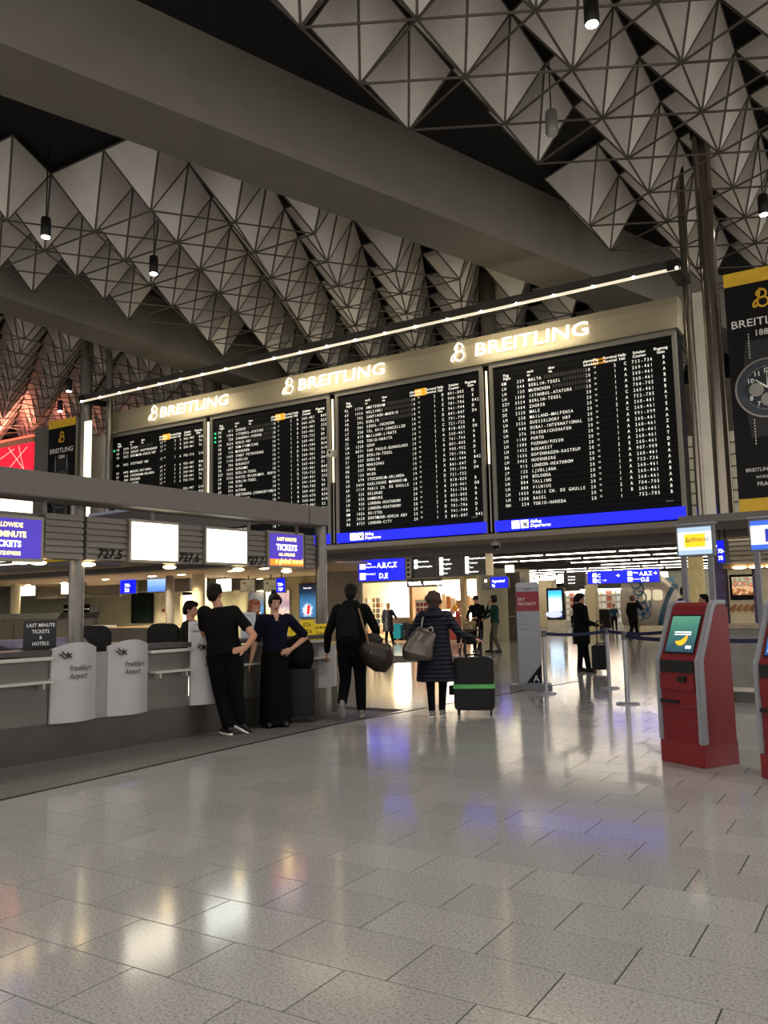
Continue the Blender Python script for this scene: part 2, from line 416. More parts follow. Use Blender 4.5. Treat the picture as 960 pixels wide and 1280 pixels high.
for r_i, y in enumerate(rows):
    for k in range(13):
        x = -24.5 - r_i*.55 + k*2.42 + (.9 if r_i % 2 else 0)
        if x > 7 or (31 < y < 35 and -21.5 < x < -10) or any(abs(x-ony(pu_, 775, py_).x) < 1.9 and -.3 < y-py_ < 1.3 for pu_, py_ in ((683, 52), (739, 44), (793, 42), (856, 62))): continue
        o = bpy.data.objects.new('strip_light', sl); COL.objects.link(o); o.location = (x, y, 3.08)
        tag(o, 'slim linear strip light in a row under the dark low ceiling', 'strip light', 'strip lights of the low hall')
        h_ = bpy.data.objects.new('housing', hs); COL.objects.link(h_); h_.parent = o
    for dy in (.9, 1.85):
        if y < 45: MB().bx(-40, 7, y+dy-.04, y+dy+.04, 3.1, 3.24).build('baffle', M_BAF, lowc)
# far walls
M_WALLF = mat('far_wall_paint', '#b0a58c', .8, var=.08, scale=.6)
structure(MB().bx(-48, 14, 76, 76.3, 0, 3.3).build('wall_back', M_WALLF))
structure(MB().bx(-48, 14, 43.5, 43.8, 3.3, SLAB).build('wall_upper', mat('upper_wall', '#3a3632', .9)))
structure(MB().bx(-48.3, -48, -12, 78, 0, SLAB).build('wall_left', mat('side_wall', '#4a443d', .9)))
# ------------------------------------------------------------------ departures board
BY = 17.8
M_FRAME = mat('board_frame', '#8b867a', .45, .15, var=.05)
M_FACE = bpy.data.materials.new('flap_face'); M_FACE.use_nodes = True
def _face():
    nt = M_FACE.node_tree; b = nt.nodes['Principled BSDF']; L = nt.links.new
    b.inputs['Roughness'].default_value = .5; b.inputs['Specular IOR Level'].default_value = .12
    tc = nt.nodes.new('ShaderNodeTexCoord'); w = nt.nodes.new('ShaderNodeTexWave'); w.bands_direction = 'Z'; w.inputs['Scale'].default_value = 2.5; w.inputs['Distortion'].default_value = 0
    L(tc.outputs['Object'], w.inputs['Vector'])
    r = nt.nodes.new('ShaderNodeValToRGB'); r.color_ramp.elements[0].color = (.004, .0042, .0045, 1); r.color_ramp.elements[1].color = (.009, .0095, .010, 1)
    L(w.outputs['Fac'], r.inputs['Fac']); L(r.outputs['Color'], b.inputs['Base Color'])
_face()
M_FLAP = mat('flap_white', '#eef0ea', .6, emit=.62, ecol='#fdfae8', var=0)
M_AMBER = mat('flap_amber', '#e0a018', .6, emit=.5, ecol='#ffb020', var=0)
M_GREEN = mat('green_lamp', '#20c060', .4, emit=1.2, ecol='#30e080', var=0)
M_BLUE = mat('sign_blue', '#0a1cf0', .35, emit=1.0, ecol='#0410f8', var=0)
M_SWHITE = mat('sign_white', '#ffffff', .4, emit=1.3, ecol='#ffffff', var=0)
M_SBLACK = mat('sign_black', '#08080a', .5, spec=.2)
P4 = """KM 329 MALTA|LH 044 BERLIN-TEGEL|LH 120 MUENCHEN|LH 1304 ISTANBUL-ATATURK|EZY 5554 BERLIN-TEGEL|LH 1404 ZAGREB|DE 2320 MALE|LH 258 MAILAND-MALPENSA|LH 3526 DUESSELDORF HBF|EK 048 DUBAI-INTERNATIONAL|LH 376 FRIEDRICHSHAFEN|LH 1180 PORTO|LH 1380 POZNAN/POSEN|LH 1422 BUKAREST|SK 1636 KOPENHAGEN-KASTRUP|LH 3462 NUERNBERG|BA 915 LONDON-HEATHROW|JP 125 LJUBLJANA|LH 290 BOLOGNA|LH 884 TALLINN|LH 888 VILNIUS|LH 1050 PARIS CH. DE GAULLE|LH 1208 BASEL|NH 224 TOKIO-HANEDA"""
P3 = """KL 1774 AMSTERDAM|AY 1416 HELSINKI|LA 705 SANTIAGO-MADRID|FR 392 DUBLIN|KE 906 SEOUL-INCHEON|LY 358 TEL AVIV-CANCELLED|AZ 419 MAILAND-LINATE|JL 408 TOKIO-NARITA|LH 1228 GENF|LA 8071 SAO PAULO-GUARULHOS|LH 200 BERLIN-TEGEL|EI 657 DUBLIN|LO 380 WARSCHAU|OK 537 PRAG|OS 126 WIEN|SK 674 STOCKHOLM-ARLANDA|LH 3454 KARLSRUHE MANNHEIM|AF 1119 PARIS CH. DE GAULLE|JU 335 BELGRAD|LH 032 HAMBURG|LH 920 LONDON-HEATHROW|BA 913 LONDON-HEATHROW|BM 1826 BRISTOL|LH 3628 DORTMUND-KOELN HBF|BA 8737 LONDON-CITY"""
P2 = """OU 411 ZAGREB|TK 1594 ISTANBUL-ATATURK|LH 728 SHANGHAI-PUDONG|LH 3624 KOELN HBF|AZ 407 ROM-FIUMICINO|LH 116 MUENCHEN|LH 1430 SANKT PETERSBURG|LH 1190 ZUERICH|RO 306 BUKAREST|FR 1608 BERGAMO|EZY 5552 BERLIN-TEGEL|LH 3726 KASSEL WILHELMSH. BHF|LH 198 BERLIN-TEGEL|BT 246 RIGA|LH 977 ASTANA|LH 812 GOETEBORG-JOENKOEPING|LH 1342 WARSCHAU|OS 130 WIEN|LH 460 MIAMI|LH 1026 PARIS|LH 844 LINZ|BA 911 LONDON|LH 246 ROM|LH 1196 ZUERICH"""
P1 = """FB 2590 ATHEN|LH 3720 ERFURT HAUPTBAHNHOF|LH 3622 DORTMUND-KOELN HBF||LH 3422 STUTTGART HBF||LH 1498 MINSK2-NATIONAL|LH 808 STOCKHOLM-ARLANDA|LH 842 DRESDEN|LH 300 LINATE|LH 114 MUENCHEN||LH 1186 ZUERICH|LH 1336 BUDAPEST|LH 992 AMSTERDAM|LH 1236 WIEN|LH 650 NUERNBERG||LH 556 AMSTERDAM|KL 1776 AMSTERDAM|OS 132 WIEN|LH 3160 KASSEL BAHNHOF W-VA|LH 244 LYON"""
CNT = [['903-947', '260-461', '260-461', '260-461', '702-710', '907-909'], ['260-461', '665-670', '260-461', '260-461', '720-722', '260-461', '541-544', '704-705'],
       ['801-805', '900-902', '781-786', '941-944', '841-847', '791-794', '721-722', '818-820', '260-461', '761-766'], ['733-736', '260-461', '260-461', '260-461', '704-705', '260-461', '752-785', '260-461', '260-461', '991-999', '260-461', '260-461', '260-461', '260-461', '260-461', '907-909', '260-461']]
GT = [['B43', 'T4', 'T6', '', 'C14', 'A26', 'B46', 'B5'], ['B43', 'B25', '252', 'T6', 'B9', 'A21', 'B24', 'A18', 'E2', 'D41', 'C1'], ['D', 'E', 'B42', 'D', 'D4', '', 'B', 'D8', 'A', 'B', 'A'], list('BAABBBATEAAZATDBAAABAABB')]
HL = [list('EAA.A.ACC'), list('ABAACAADDCAADCABAA'), list('DECEDCCDACAEADAADEAAEADAE'), list('CAAAACAACAAAAAEAAAAAAAB.')]
TM = ['17', '18', '19', '20']
hdr = [(.06, 'Flug\nFlight'), (.205, 'nach\nto'), (.33, 'über\nvia'), (.53, 'planmäßig\nscheduled'), (.615, 'erwartet\nexpected'), (.675, 'Terminal\nTerminal'), (.74, 'Halle\nHall'), (.83, 'Schalter\nCounter'), (.94, 'Flugsteig\nGate')]
XE = [-21.42, -17.05, -12.55, -8.05, -3.55]
LAB = ['black split-flap departures panel whose top flight goes to Athen', 'black split-flap departures panel whose top flight goes to Zagreb', 'black split-flap departures panel whose top flight goes to Amsterdam', 'black split-flap departures panel whose top flight goes to Malta']
for pi_, rows_ in enumerate((P1, P2, P3, P4)):
    x0, x1 = XE[pi_]+.12, XE[pi_+1]-.06; w = x1-x0
    t = thing('departures_panel', LAB[pi_], 'departure board', (x0, BY, 3.16), 0, 'panels of the departures board')
    MB().bx(0, w, .02, .5, 0, 4.04).build('body', M_SBLACK, t)
    fr = MB()
    fr.bx(0, w, -.05, .02, 3.94, 4.05).bx(0, .09, -.05, .02, 0, 3.94).bx(w-.09, w, -.05, .02, 0, 3.94)
    fr.build('frame', M_FRAME, t, bevel=.008)
    MB().bx(.09, w-.09, 0, .02, .30, 3.94).build('flap_field', M_FACE, t)
    h = MB(); ha = MB()
    for q, (fx, s) in enumerate(hdr):
        put_text(ha if q == 4 else h, s, .09+fx*(w-.18)-(.0 if q < 4 else 0), 3.68, .085, -.004, .012, 'LEFT' if q < 4 else 'CENTER')
    h.build('column_heads', M_FLAP, t)
    if pi_ < 3: ha.bx(.09+.565*(w-.18), .09+.645*(w-.18), -.003, 0, 3.58, 3.76)
    ha.build('amber_head', M_AMBER, t)
    n_ = 0
    for k, row in enumerate(rows_.split('|')):
        z = 3.475-.126*k
        if not row or z < .4: continue
        a, num, city = row.split(' ', 2); mb = MB(); S = .102; Y_ = -.004
        def mono(s, fx, right=False, pitch=.0158):
            for i, ch in enumerate(s):
                if ch == ' ': continue
                xx = fx + (i-(len(s) if right else 0))*pitch
                put_text(mb, ch, .09+(w-.18)*xx+.04, z, S, Y_, .007, 'CENTER', 0, .80)
        mono(a, .045); mono(num, .186, True); mono(city, .208)
        mono(TM[pi_] if not (pi_ == 2 and k > 17) else '20', .535, False, .0158)
        put_text(mb, str((k*7) % 6)+'5', .09+(w-.18)*.592, z+.045, .055, Y_, .0)
        mono('1' if (k*5) % 7 else '2', .69); hl = HL[pi_][k % len(HL[pi_])]
        if hl != '.': mono(hl, .745)
        mono(CNT[pi_][k % len(CNT[pi_])], .785); g = GT[pi_][k % len(GT[pi_])]
        if g: mono(g, .943)
        mb.build('flight_row', M_FLAP, t)
        # blank dark flaps: thin split grid next to the town name on the upper rows
        if k < 4:
            gm = MB()
            for i in range(len(city)+1, 22 if pi_ else 16): gm.bx(.09+(w-.18)*(.208+i*.0158)-.0, .09+(w-.18)*(.208+i*.0158)+.045, -.004, .0, z+.0, z+.085)
            if gm.v: gm.build('blank_flaps', mat('blank_flap', '#3c3b38', .5), t)
    if pi_ < 2:
        gm = MB()
        for k in ((0,) if pi_ == 0 else (0, 1, 2)): gm.bx(.14, .20, -.006, 0, 3.48-.126*k, 3.53-.126*k)
        if pi_ == 0:
            for k in (20, 21, 22): gm.bx(.14, .20, -.006, 0, 3.48-.126*k, 3.53-.126*k)
        gm.build('boarding_lamps', M_GREEN, t)
    st = MB().bx(.02, w-.02, -.06, .02, .02, .27).build('blue_strip', M_BLUE, t)
    ic = MB().bx(.44, .63, -.066, -.06, .06, .245).bx(.66, .85, -.066, -.06, .06, .245).build('pictogram_tile', M_SWHITE, st)
    pm = MB(); put_text(pm, 'i', .585, .08, .17, -.068, .01)
    pm.add([(.70, -.068, .10), (.72, -.068, .095), (.83, -.068, .175), (.83, -.068, .2), (.80, -.068, .19)], [(0, 1, 2, 3, 4)])
    pm.add([(.70, -.068, .20), (.73, -.068, .2), (.78, -.068, .15), (.75, -.068, .13)], [(0, 1, 2, 3)]); pm.add([(.75, -.068, .13), (.80, -.068, .08), (.83, -.068, .08), (.79, -.068, .15)], [(0, 1, 2, 3)])
    pm.build('pictogram', M_SBLACK, st)
    lm = MB(); put_text(lm, 'Abflug', .89, .165, .105, -.064, .012, 'LEFT'); put_text(lm, 'Departures', .89, .07, .105, -.064, .012, 'LEFT', shear=.2)
    lm.build('lettering', M_SWHITE, st)
    MB().bx(w-.42, w-.26, -.004, 0, .4, .425).build('maker_plate', M_FRAME, t)
# header with the three illuminated names
hd = thing('header_panel', 'long beige header above the departures board with three glowing names', 'sign', (XE[0], BY, 7.22))
HW = XE[4]-XE[0]
MB().prism([(-.12, 0), (-.10, .04), (-.03, .55), (.05, .74), (.5, .74), (.5, 0)], 0, 0, HW).build('fascia', mat('header_metal', '#b5aa90', .42, .35, var=.04), hd)
M_GLOW = mat('glowing_letters', '#fffbe8', .4, emit=1.7, ecol="#fff6d8", var=0)
for cx_, lx in ((-6.85, -8.7), (-12.2, -13.95), (-17.55, -19.25)):
    mb = MB(); put_text(mb, 'BREITLING', 0, 0, .47, 0, .014, 'CENTER', 0, 1.0)
    xs = [v[0] for v in mb.v]; s_ = 2.78/(max(xs)-min(xs)); mb.v = [(v[0]*s_, v[1], v[2]) for v in mb.v]
    o = mb.build('lettering', M_GLOW, hd, loc=(cx_-XE[0], -.13, .22))
    o.rotation_euler.x = radians(-7)
    mb = MB(); B_logo(mb, 0, 0, .46, t=.038); o = mb.build('emblem', M_GLOW, hd, loc=(lx-XE[0], -.13, .19)); o.rotation_euler.x = radians(-7)
# vertical tube lights between the panels
for k in (1, 2, 3):
    t = thing('tube_light', 'slim vertical light tube in the gap between two departures panels', 'light', (XE[k]+.0, BY-.02, 3.2), 0, 'tube lights between the panels')
    MB().bx(-.055, .115, .12, .2, 0, 4.0).build('recess', M_SBLACK, t)
    MB().cyl((.03, 0, 1.6), (.03, 0, 3.85), .022, n=10).build('tube', mat('warm_tube', '#fff2cc', .3, emit=2.6, ecol='#ffe9b8', var=0), t, smooth=True)
    MB().cyl((.03, 0, -.02), (.03, 0, 1.6), .024, n=10).build('conduit', M_STEEL, t, smooth=True)
# small cameras
def dome(p, nm, label):
    t = thing(nm, label, 'camera', p)
    MB().lathe([(.05, .28), (.05, .1), (.12, .08), (.12, .0)], n=16).build('housing', mat('camera_grey', '#8d8a85', .4), t, smooth=True)
    MB().cyl((0, 0, .25), (0, 0, max(.3, 3.02-p.z+.01)), .02).build('stem', M_STEEL, t); MB().ell((0, 0, 0), (.1, .1, .1)).build('dome', mat('smoked_glass', '#0c0c0e', .05), t, smooth=True)
dome(ony(620, 682, 17.9), 'dome_camera', 'small dome camera hanging under the departures board')
t = thing('wall_camera', 'small cream camera on the edge of the Amsterdam panel', 'camera', ony(415, 567, 17.6))
MB().rbox((0, 0, 0), (.2, .2, .18), .04, axis=1).build('housing', mat('camera_cream', '#e8dfc4', .4), t); MB().cyl((0, -.13, .02), (0, -.09, .02), .03, n=12).build('lens', M_BLACK, t)
# light bar in front of the header
lb = thing('light_bar', 'dark truss bar with a row of small lights before the header', 'light', (-21.2, 16.6, 8.02))
LW = 18.0
MB().bx(-.1, LW, -.04, .1, .04, .24).build('bar', mat('bar_paint', '#3d3833', .5, .4), lb)
MB().bx(0, LW, -.07, -.03, .0, .05).build('light_rail', mat('light_rail', '#f0e8d4', .3, .5, emit=.55, ecol='#fff0d0', var=0), lb)
pm = MB()
for k in range(22): pm.ell((.05+k*.852, -.09, .02), (.035, .03, .03), n=8, m=6)
pm.build('bulbs', mat('bulbs', '#ffffff', .4, emit=14, ecol='#fff4e0', var=0), lb)
MB().bx(LW-.25, LW, -.1, .9, .0, .2).build('end_bracket', M_DARKMETAL, lb); MB().bx(-.1, .1, -.1, .9, .05, .2).build('end_bracket', M_DARKMETAL, lb)
for cx_ in (-7.2, -12.6, -17.9):
    l = bpy.data.lights.new('header_light', 'AREA'); l.shape = 'RECTANGLE'; l.size = 2.4; l.size_y = .12; l.energy = 20; l.color = (1., .86, .60)
    o = bpy.data.objects.new('header_light', l); COL.objects.link(o); o.parent = lb; o.location = (cx_+21.2, .16, .02)
    o.rotation_euler = Vector((0, 1.2, -.42)).to_track_quat('-Z', 'Y').to_euler()
# poles
def pole(x, y, z0, z1, r, label, m=M_CHROME, collar=True):
    t = thing('steel_pole', label, 'pole', (x, y, z0))
    MB().cyl((0, 0, 0), (0, 0, z1-z0), r, n=20).build('shaft', m, t, smooth=True)
    if collar: MB().cyl((0, 0, z1-z0-.25), (0, 0, z1-z0-.05), r*1.18, n=20).build('collar', M_DARKMETAL, t, smooth=True)
    return t
pole(-3.28, 17.5, 2.95, 10.9, .085, 'slim steel post at the Malta end of the departures board')
pole(-2.68, 16.6, 2.95, 10.9, .16, 'thick polished steel post beside the watch banner')
pole(-21.55, 17.0, 2.95, 10.9, .19, 'thick steel post beyond the Athen end of the departures board', M_STEEL)
pole(-21.0, 17.45, 2.95, 10.9, .11, 'slim steel post at the Athen end of the departures board', M_STEEL)
pole(ony(262, 420, 21).x, 21, 3.42, 10.9, .22, 'dark ceiling column behind the Zagreb panel', M_BAR, False)
pole(ony(610, 380, 21).x, 21, 3.42, 10.9, .22, 'dark ceiling column behind the Malta panel', M_BAR, False)
# watch banners (flat prints on box frames)
M_PRINT = mat('banner_black', '#0c0c0d', .5, var=.3, scale=1.2, spec=.2)
M_GOLD = mat('banner_gold', '#c9a020', .5, emit=.10, ecol='#d8a820')
M_GREYTXT = mat('banner_text', '#cfcac2', .5, emit=.12, var=.0)
M_DIAL = mat('watch_dial', '#0b1220', .35, var=.1)
M_SUB = mat('watch_subdial', '#a7a39a', .5, var=.1)
M_RIM = mat('watch_rim', '#3d4148', .35, .5)
def ring(mb, cx, cz, r0, r1, y, n=48, mi=0):
    for k in range(n):
        a, b = 2*pi*k/n, 2*pi*(k+1)/n
        mb.quad((cx+r0*cos(a), y, cz+r0*sin(a)), (cx+r1*cos(a), y, cz+r1*sin(a)), (cx+r1*cos(b), y, cz+r1*sin(b)), (cx+r0*cos(b), y, cz+r0*sin(b)), mi)
def disc(mb, cx, cz, r, y, n=40, mi=0): mb.add([(cx+r*cos(2*pi*k/n), y, cz+r*sin(2*pi*k/n)) for k in range(n)], [tuple(range(n))], mi)
def banner(loc, w, h, label, rz=0., sidepanel=True):
    t = thing('watch_banner', label, 'banner', loc, rz)
    MB().bx(0, w, .0, .35, 0, h).build('frame', mat('banner_side', '#b9b2a6', .45, .3, var=.06), t)
    fc = MB().bx(0, w, -.02, 0, 0, h).build('print', M_PRINT, t)
    MB().bx(0, w, -.026, -.02, h-.26, h).build('gold_band', M_GOLD, fc); MB().bx(0, w, -.026, -.02, 0, .26).build('gold_band', M_GOLD, fc)
    c = w/2; tm_ = MB(); put_text(tm_, 'BREITLING', c, h-1.08, w*.165, -.024, .006, xs=1.12); put_text(tm_, '1884', c, h-1.28, w*.13, -.024, .008)
    put_text(tm_, 'BREITLING BOUTIQUE', c, .75, w*.075, -.024, .004); put_text(tm_, 'HORSTEINER STR.', c, .62, w*.06, -.024, .003); put_text(tm_, 'FRANKFURT', c, .48, w*.085, -.024, .006); tm_.build('lettering', M_GREYTXT, fc)
    em = MB(); B_logo(em, c, h-.74, .34, -.024); em.build('emblem', M_GOLD, fc)
    wz = h*.50; R = w*.42
    st = MB().add([(c-R*.62, -.022, wz+R*1.75), (c+R*.62, -.022, wz+R*1.75), (c+R*.8, -.022, wz), (c+R*.62, -.022, wz-R*1.7), (c-R*.62, -.022, wz-R*1.7), (c-R*.8, -.022, wz)], [(0, 5, 4, 3, 2, 1)]).build('strap', mat('strap_black', '#1c1b1a', .5, bump=.2), fc)
    sm_ = MB()
    for k in range(9):
        for s in (-1, 1):
            for b_ in (1, -1): sm_.bx(c+s*R*.5-.008, c+s*R*.5+.008, -.025, -.022, wz+b_*(R*1.12+k*.055), wz+b_*(R*1.12+k*.055)+.03)
    sm_.build('stitching', M_GREYTXT, fc)
    wm = MB(); ring(wm, c, wz, R*.80, R, -.03); wm.build('bezel', M_RIM, fc)
    wm = MB(); disc(wm, c, wz, R*.82, -.027); wm.build('dial', M_DIAL, fc)
    wm = MB(); ring(wm, c, wz, R*.98, R*1.06, -.0295, 60); wm.build('knurled_rim', M_STEEL, fc)
    wm = MB(); disc(wm, c-R*.36, wz-.02, R*.24, -.032); disc(wm, c+R*.36, wz-.02, R*.24, -.032); disc(wm, c, wz-R*.42, R*.24, -.032); wm.build('subdial', M_SUB, fc)
    nm = MB()
    for hr, s in ((12, '12'), (11, '11'), (10, '10'), (1, '1'), (2, '2'), (8, '8'), (7, '7'), (5, '5'), (4, '4')):
        a = radians(90-hr*30); put_text(nm, s, c+R*.62*cos(a), wz+R*.62*sin(a)-R*.09, R*.24, -.033, .008)
    for k in range(60):
        a = 2*pi*k/60; nm.quad((c+R*.74*cos(a)-.004, -.033, wz+R*.74*sin(a)), (c+R*.74*cos(a)+.004, -.033, wz+R*.74*sin(a)), (c+R*.78*cos(a)+.004, -.033, wz+R*.78*sin(a)), (c+R*.78*cos(a)-.004, -.033, wz+R*.78*sin(a)))
    for a, L_, wd in ((radians(140), R*.5, .02), (radians(35), R*.62, .016), (radians(90), R*.7, .008)):
        d = Vector((cos(a), 0, sin(a))); n_ = Vector((-d.z, 0, d.x))*wd; o_ = Vector((c, -.035, wz)); nm.quad(o_-n_, o_+d*L_-n_*.3, o_+d*L_+n_*.3, o_+n_)
    nm.build('numerals_and_hands', mat('watch_white', '#e2dfd6', .4, emit=.15, var=0), fc)
    return t
pR = ony(905, 345, 16.4)
banner((pR.x, 16.3, 3.05), 1.25, 4.55, 'tall black watch banner with gold edge bands beside the Malta panel')
t = thing('banner_return', 'pale dented metal side panel between the banner and the board post', 'panel', (ony(876, 500, 17.0).x, 16.9, 3.0))
MB().bx(-.02, .26, 0, .06, 0, 4.6).build('sheet', mat('dented_sheet', '#d8d0c2', .35, .3, var=.12, scale=1.5, bump=.4, bscale=2.), t)
MB().bx(.24, .33, -.12, .04, 0, 4.75).build('edge_strip', mat('lit_edge', '#f0e6d0', .4, emit=.5, ecol='#f6e8cc', var=0), t)
pL = ony(62, 526, 16.8)
banner((pL.x, 16.8, 3.12), 1.33, 4.58, 'black watch banner with gold top beyond the Athen panel')
t = thing('banner_return', 'pale metal panel between the thick post and the Athen panel', 'panel', (ony(114, 560, 17.3).x, 17.3, 3.1))
MB().bx(0, .62, 0, .06, 0, 4.0).build('sheet', MATS['dented_sheet'], t)
q0, q1 = ony(105, 560, 16.72), ony(112, 560, 16.72); t = thing('tube_light', 'bright cream vertical light strip on the thick post beyond the Athen panel', 'light', (q0.x, 16.72, 3.1))
MB().bx(0, q1.x-q0.x, 0, .07, 0, 4.35).build('tube', mat('cream_strip', '#f0e6c8', .4, emit=1.6, ecol='#ffeec0', var=0), t); MB().bx(0, q1.x-q0.x, .07, .09, 0, 4.4).build('backing', M_STEEL, t)
# grey sheet pillar left of that banner
t = tag(MB().bx(0, .8, 0, .3, 0, 4.6).build('pillar_sheet', mat('grey_sheet', '#77716a', .5, .2, var=.2, scale=1.)), 'grey sheet metal pillar beside the far watch banner', 'pillar'); t.location = (ony(43, 560, 17.1).x, 17.1, 3.1)
# upper gallery shop far left, red poster and shelves; bluish windows
rp_ = ony(42, 548, 21.5); t = thing('red_poster', 'red graphic poster with pale lines on the upper gallery', 'poster', (rp_.x-5.9, 21.5, rp_.z-4.5))
MB().bx(0, 5.9, 0, .15, 2.9, 4.35).build('board', mat('poster_red', '#c01828', .5, emit=1.8, ecol='#c81428', var=.25, scale=.6), t)
lm = MB()
for (a, b) in (((1., 3.0), (4.6, 4.2)), ((4.2, 4.3), (5.6, 2.95)), ((5.5, 4.2), (3.6, 2.95)), ((4.9, 4.3), (5.4, 2.95)), ((.2, 3.4), (3., 4.2))):
    d = Vector((b[0]-a[0], 0, b[1]-a[1])).normalized(); n_ = Vector((-d.z, 0, d.x))*.02
    lm.quad((a[0]-n_.x, -.005, a[1]-n_.z), (b[0]-n_.x, -.005, b[1]-n_.z), (b[0]+n_.x, -.005, b[1]+n_.z), (a[0]+n_.x, -.005, a[1]+n_.z))
lm.build('lines', mat('poster_line', '#e8b8a8', .5, emit=.8), t)
MB().bx(0, 5.9, -.02, .2, 4.35, 4.6).bx(0, 5.9, -.02, .2, 2.75, 2.9).build('frame', mat('poster_frame', '#b8a488', .5), t)
l = bpy.data.lights.new('red_fill_light', 'AREA'); l.shape = 'RECTANGLE'; l.size = 5.6; l.size_y = .2; l.energy = 190; l.color = (1., .36, .24)  # added red fill that tints the far ceiling bay
o = bpy.data.objects.new('red_fill_light', l); COL.objects.link(o); o.parent = t; o.location = (2.9, .1, 4.75); o.rotation_euler = (radians(205), 0, 0)
MB().bx(.1, 5.8, .0, .16, 4.6, 4.68).build('added_red_tube', mat('added_red_glow', '#ff5040', .4, emit=4, ecol='#ff4030', var=0), t)  # glowing tube made up as a fixture for the red fill
t = thing('gallery_shop', 'brightly lit shop window on the upper gallery', 'shop', (rp_.x-5.9, 21.7, 3.14))
MB().bx(0, 6., .6, .8, 0, rp_.z-1.9-3.14).build('back_wall', mat('shop_glow', '#fff6e4', .6, emit=1.6, ecol='#fff2dc', var=.3, scale=1.2), t)
for k in range(3): MB().bx(0, 6., .2, .6, .6+k*.75, .66+k*.75).build('shelf', mat('shelf_dark', '#4a3a2c', .6), t)
win = structure(MB().bx(-40, -28, 33.9, 34, 7.2, 8.9).build('window_1', mat('evening_glass', '#5a7ab0', .2, emit=.35, ecol='#6d96d8', var=.3, scale=.8)))
fm = MB()
for k in range(16): fm.bx(-40+k*.8-.03, -40+k*.8+.03, 33.84, 33.9, 7.2, 8.9)
for k in range(3): fm.bx(-40, -28, 33.84, 33.9, 7.2+k*.8, 7.27+k*.8)
fm.build('window_frame', M_BAR, win)
# cream louvre wall behind the board posts on the upper gallery
t = thing('louvre_wall', 'cream louvred wall seen between the board post and the banner', 'louvre', (-6.2, 24., 3.4))
MB().bx(0, 4., .05, .1, 0, 4.2).build('backing', mat('louvre_dark', '#7a7060', .7), t)
for k in range(8): MB().bx(0, 4., 0, .06, .1+k*.33, .38+k*.33).build('slat', mat('louvre_cream', '#d8d0b4', .6, emit=.12), t)
# ------------------------------------------------------------------ ticket counter island
IA = radians(5.5); IO = Vector((-7.47, 5.0, 0)); IU = Vector((sin(IA), cos(IA), 0)); IN = Vector((cos(IA), -sin(IA), 0))
def IW(n, u, z=0.): return IO + IN*n + IU*u + Vector((0, 0, z))
def isl(px, py, n=0.):
    d = ray(px, py); t = (n - (CAMP-IO).dot(IN))/d.dot(IN); P = CAMP+d*t
    return (P-IO).dot(IU), P.z
M_CGREY = mat('counter_grey', '#6c6863', .42, .35, var=.06, scale=2)
M_CDARK = mat('counter_plinth', '#55514c', .35, .5, var=.08, scale=3)
M_CLIGHT = mat('shield_grey', '#b4b1b2', .45, .1, var=.03)
M_CEDGE = mat('counter_edge', '#c4c0ba', .35, .4, var=.04)
UE = 5.25
ct = thing('ticket_counter', 'long grey ticket counter with pale shield panels and steel plinth', 'counter', IO, -IA)
su = [isl(px, 860)[0] for px in (62, 118, 133, 183, 237, 276)]
sec = [(-3.0, su[0]-.0), (su[3], su[4]), (su[5], UE-.45)]
MB().bx(-.9, -.02, -3, UE-.25, 0, .36).build('plinth', M_CDARK, ct)
for (a, b) in sec:
    MB().bx(-.08, -.01, a+.008, b-.008, .36, 1.0).build('front_panel', M_CGREY, ct, bevel=.006)
    MB().bx(-.42, .03, a, b, 1.05, 1.10).build('ledge', mat('ledge_dark', '#3c3a38', .4), ct)
    MB().bx(.0, .07, a, b, 1.0, 1.035).build('upper_rail', M_CEDGE, ct, bevel=.008)
    MB().bx(-.04, .13, a+.03, b-.03, .775, .80).build('bag_shelf', M_CEDGE, ct, bevel=.006)
    for q in (a+.12, b-.12): MB().bx(-.02, .1, q-.01, q+.01, .72, .775).build('shelf_bracket', M_CEDGE, ct)
def shield(u0, u1, zb=.36, zt=1.07, bulge=.09, arch=.10):
    mb = MB(); n = 10; vs = []; th = .03
    for off in (0, -th):
        for i in range(n+1):
            s = i/n; x = .02+bulge*sin(pi*s)+off; z1 = zt+arch*sin(pi*(.12+.76*s))
            u = u0+(u1-u0)*s; vs += [(x, u, zb), (x, u, z1)]
    m_ = 2*(n+1); fs = []
    for i in range(n):
        a = 2*i; fs += [(a, a+2, a+3, a+1), (m_+a, m_+a+1, m_+a+3, m_+a+2), (a+1, a+3, m_+a+3, m_+a+1), (a, m_+a, m_+a+2, a+2)]
    fs += [(0, 1, m_+1, m_), (2*n, m_+2*n, m_+2*n+1, 2*n+1)]
    return mb.add(vs, fs)
def airport_mark(mb, u, z, s, y=0.):
    """five curved strokes radiating like a small star"""
    for (cx_, cz, r, a0, a1) in ((-.42, -.16, .34, 20, 80), (-.30, .26, .36, -60, 0), (.06, .42, .30, 200, 262), (.40, .30, .34, 190, 250), (.34, -.14, .32, 100, 165)):
        q = [radians(a0+(a1-a0)*k/6) for k in range(7)]
        for k, (g, h_) in enumerate(zip(q[:-1], q[1:])):
            w0, w1 = .034*sin(pi*(k+.15)/6.3)+.008, .034*sin(pi*(k+1.15)/6.3)+.008
            P = lambda an, rr: (u+s*(cx_+rr*cos(an)), y, z+s*(cz+rr*sin(an)))
            mb.quad(P(g, r-w0), P(g, r+w0), P(h_, r+w1), P(h_, r-w1))
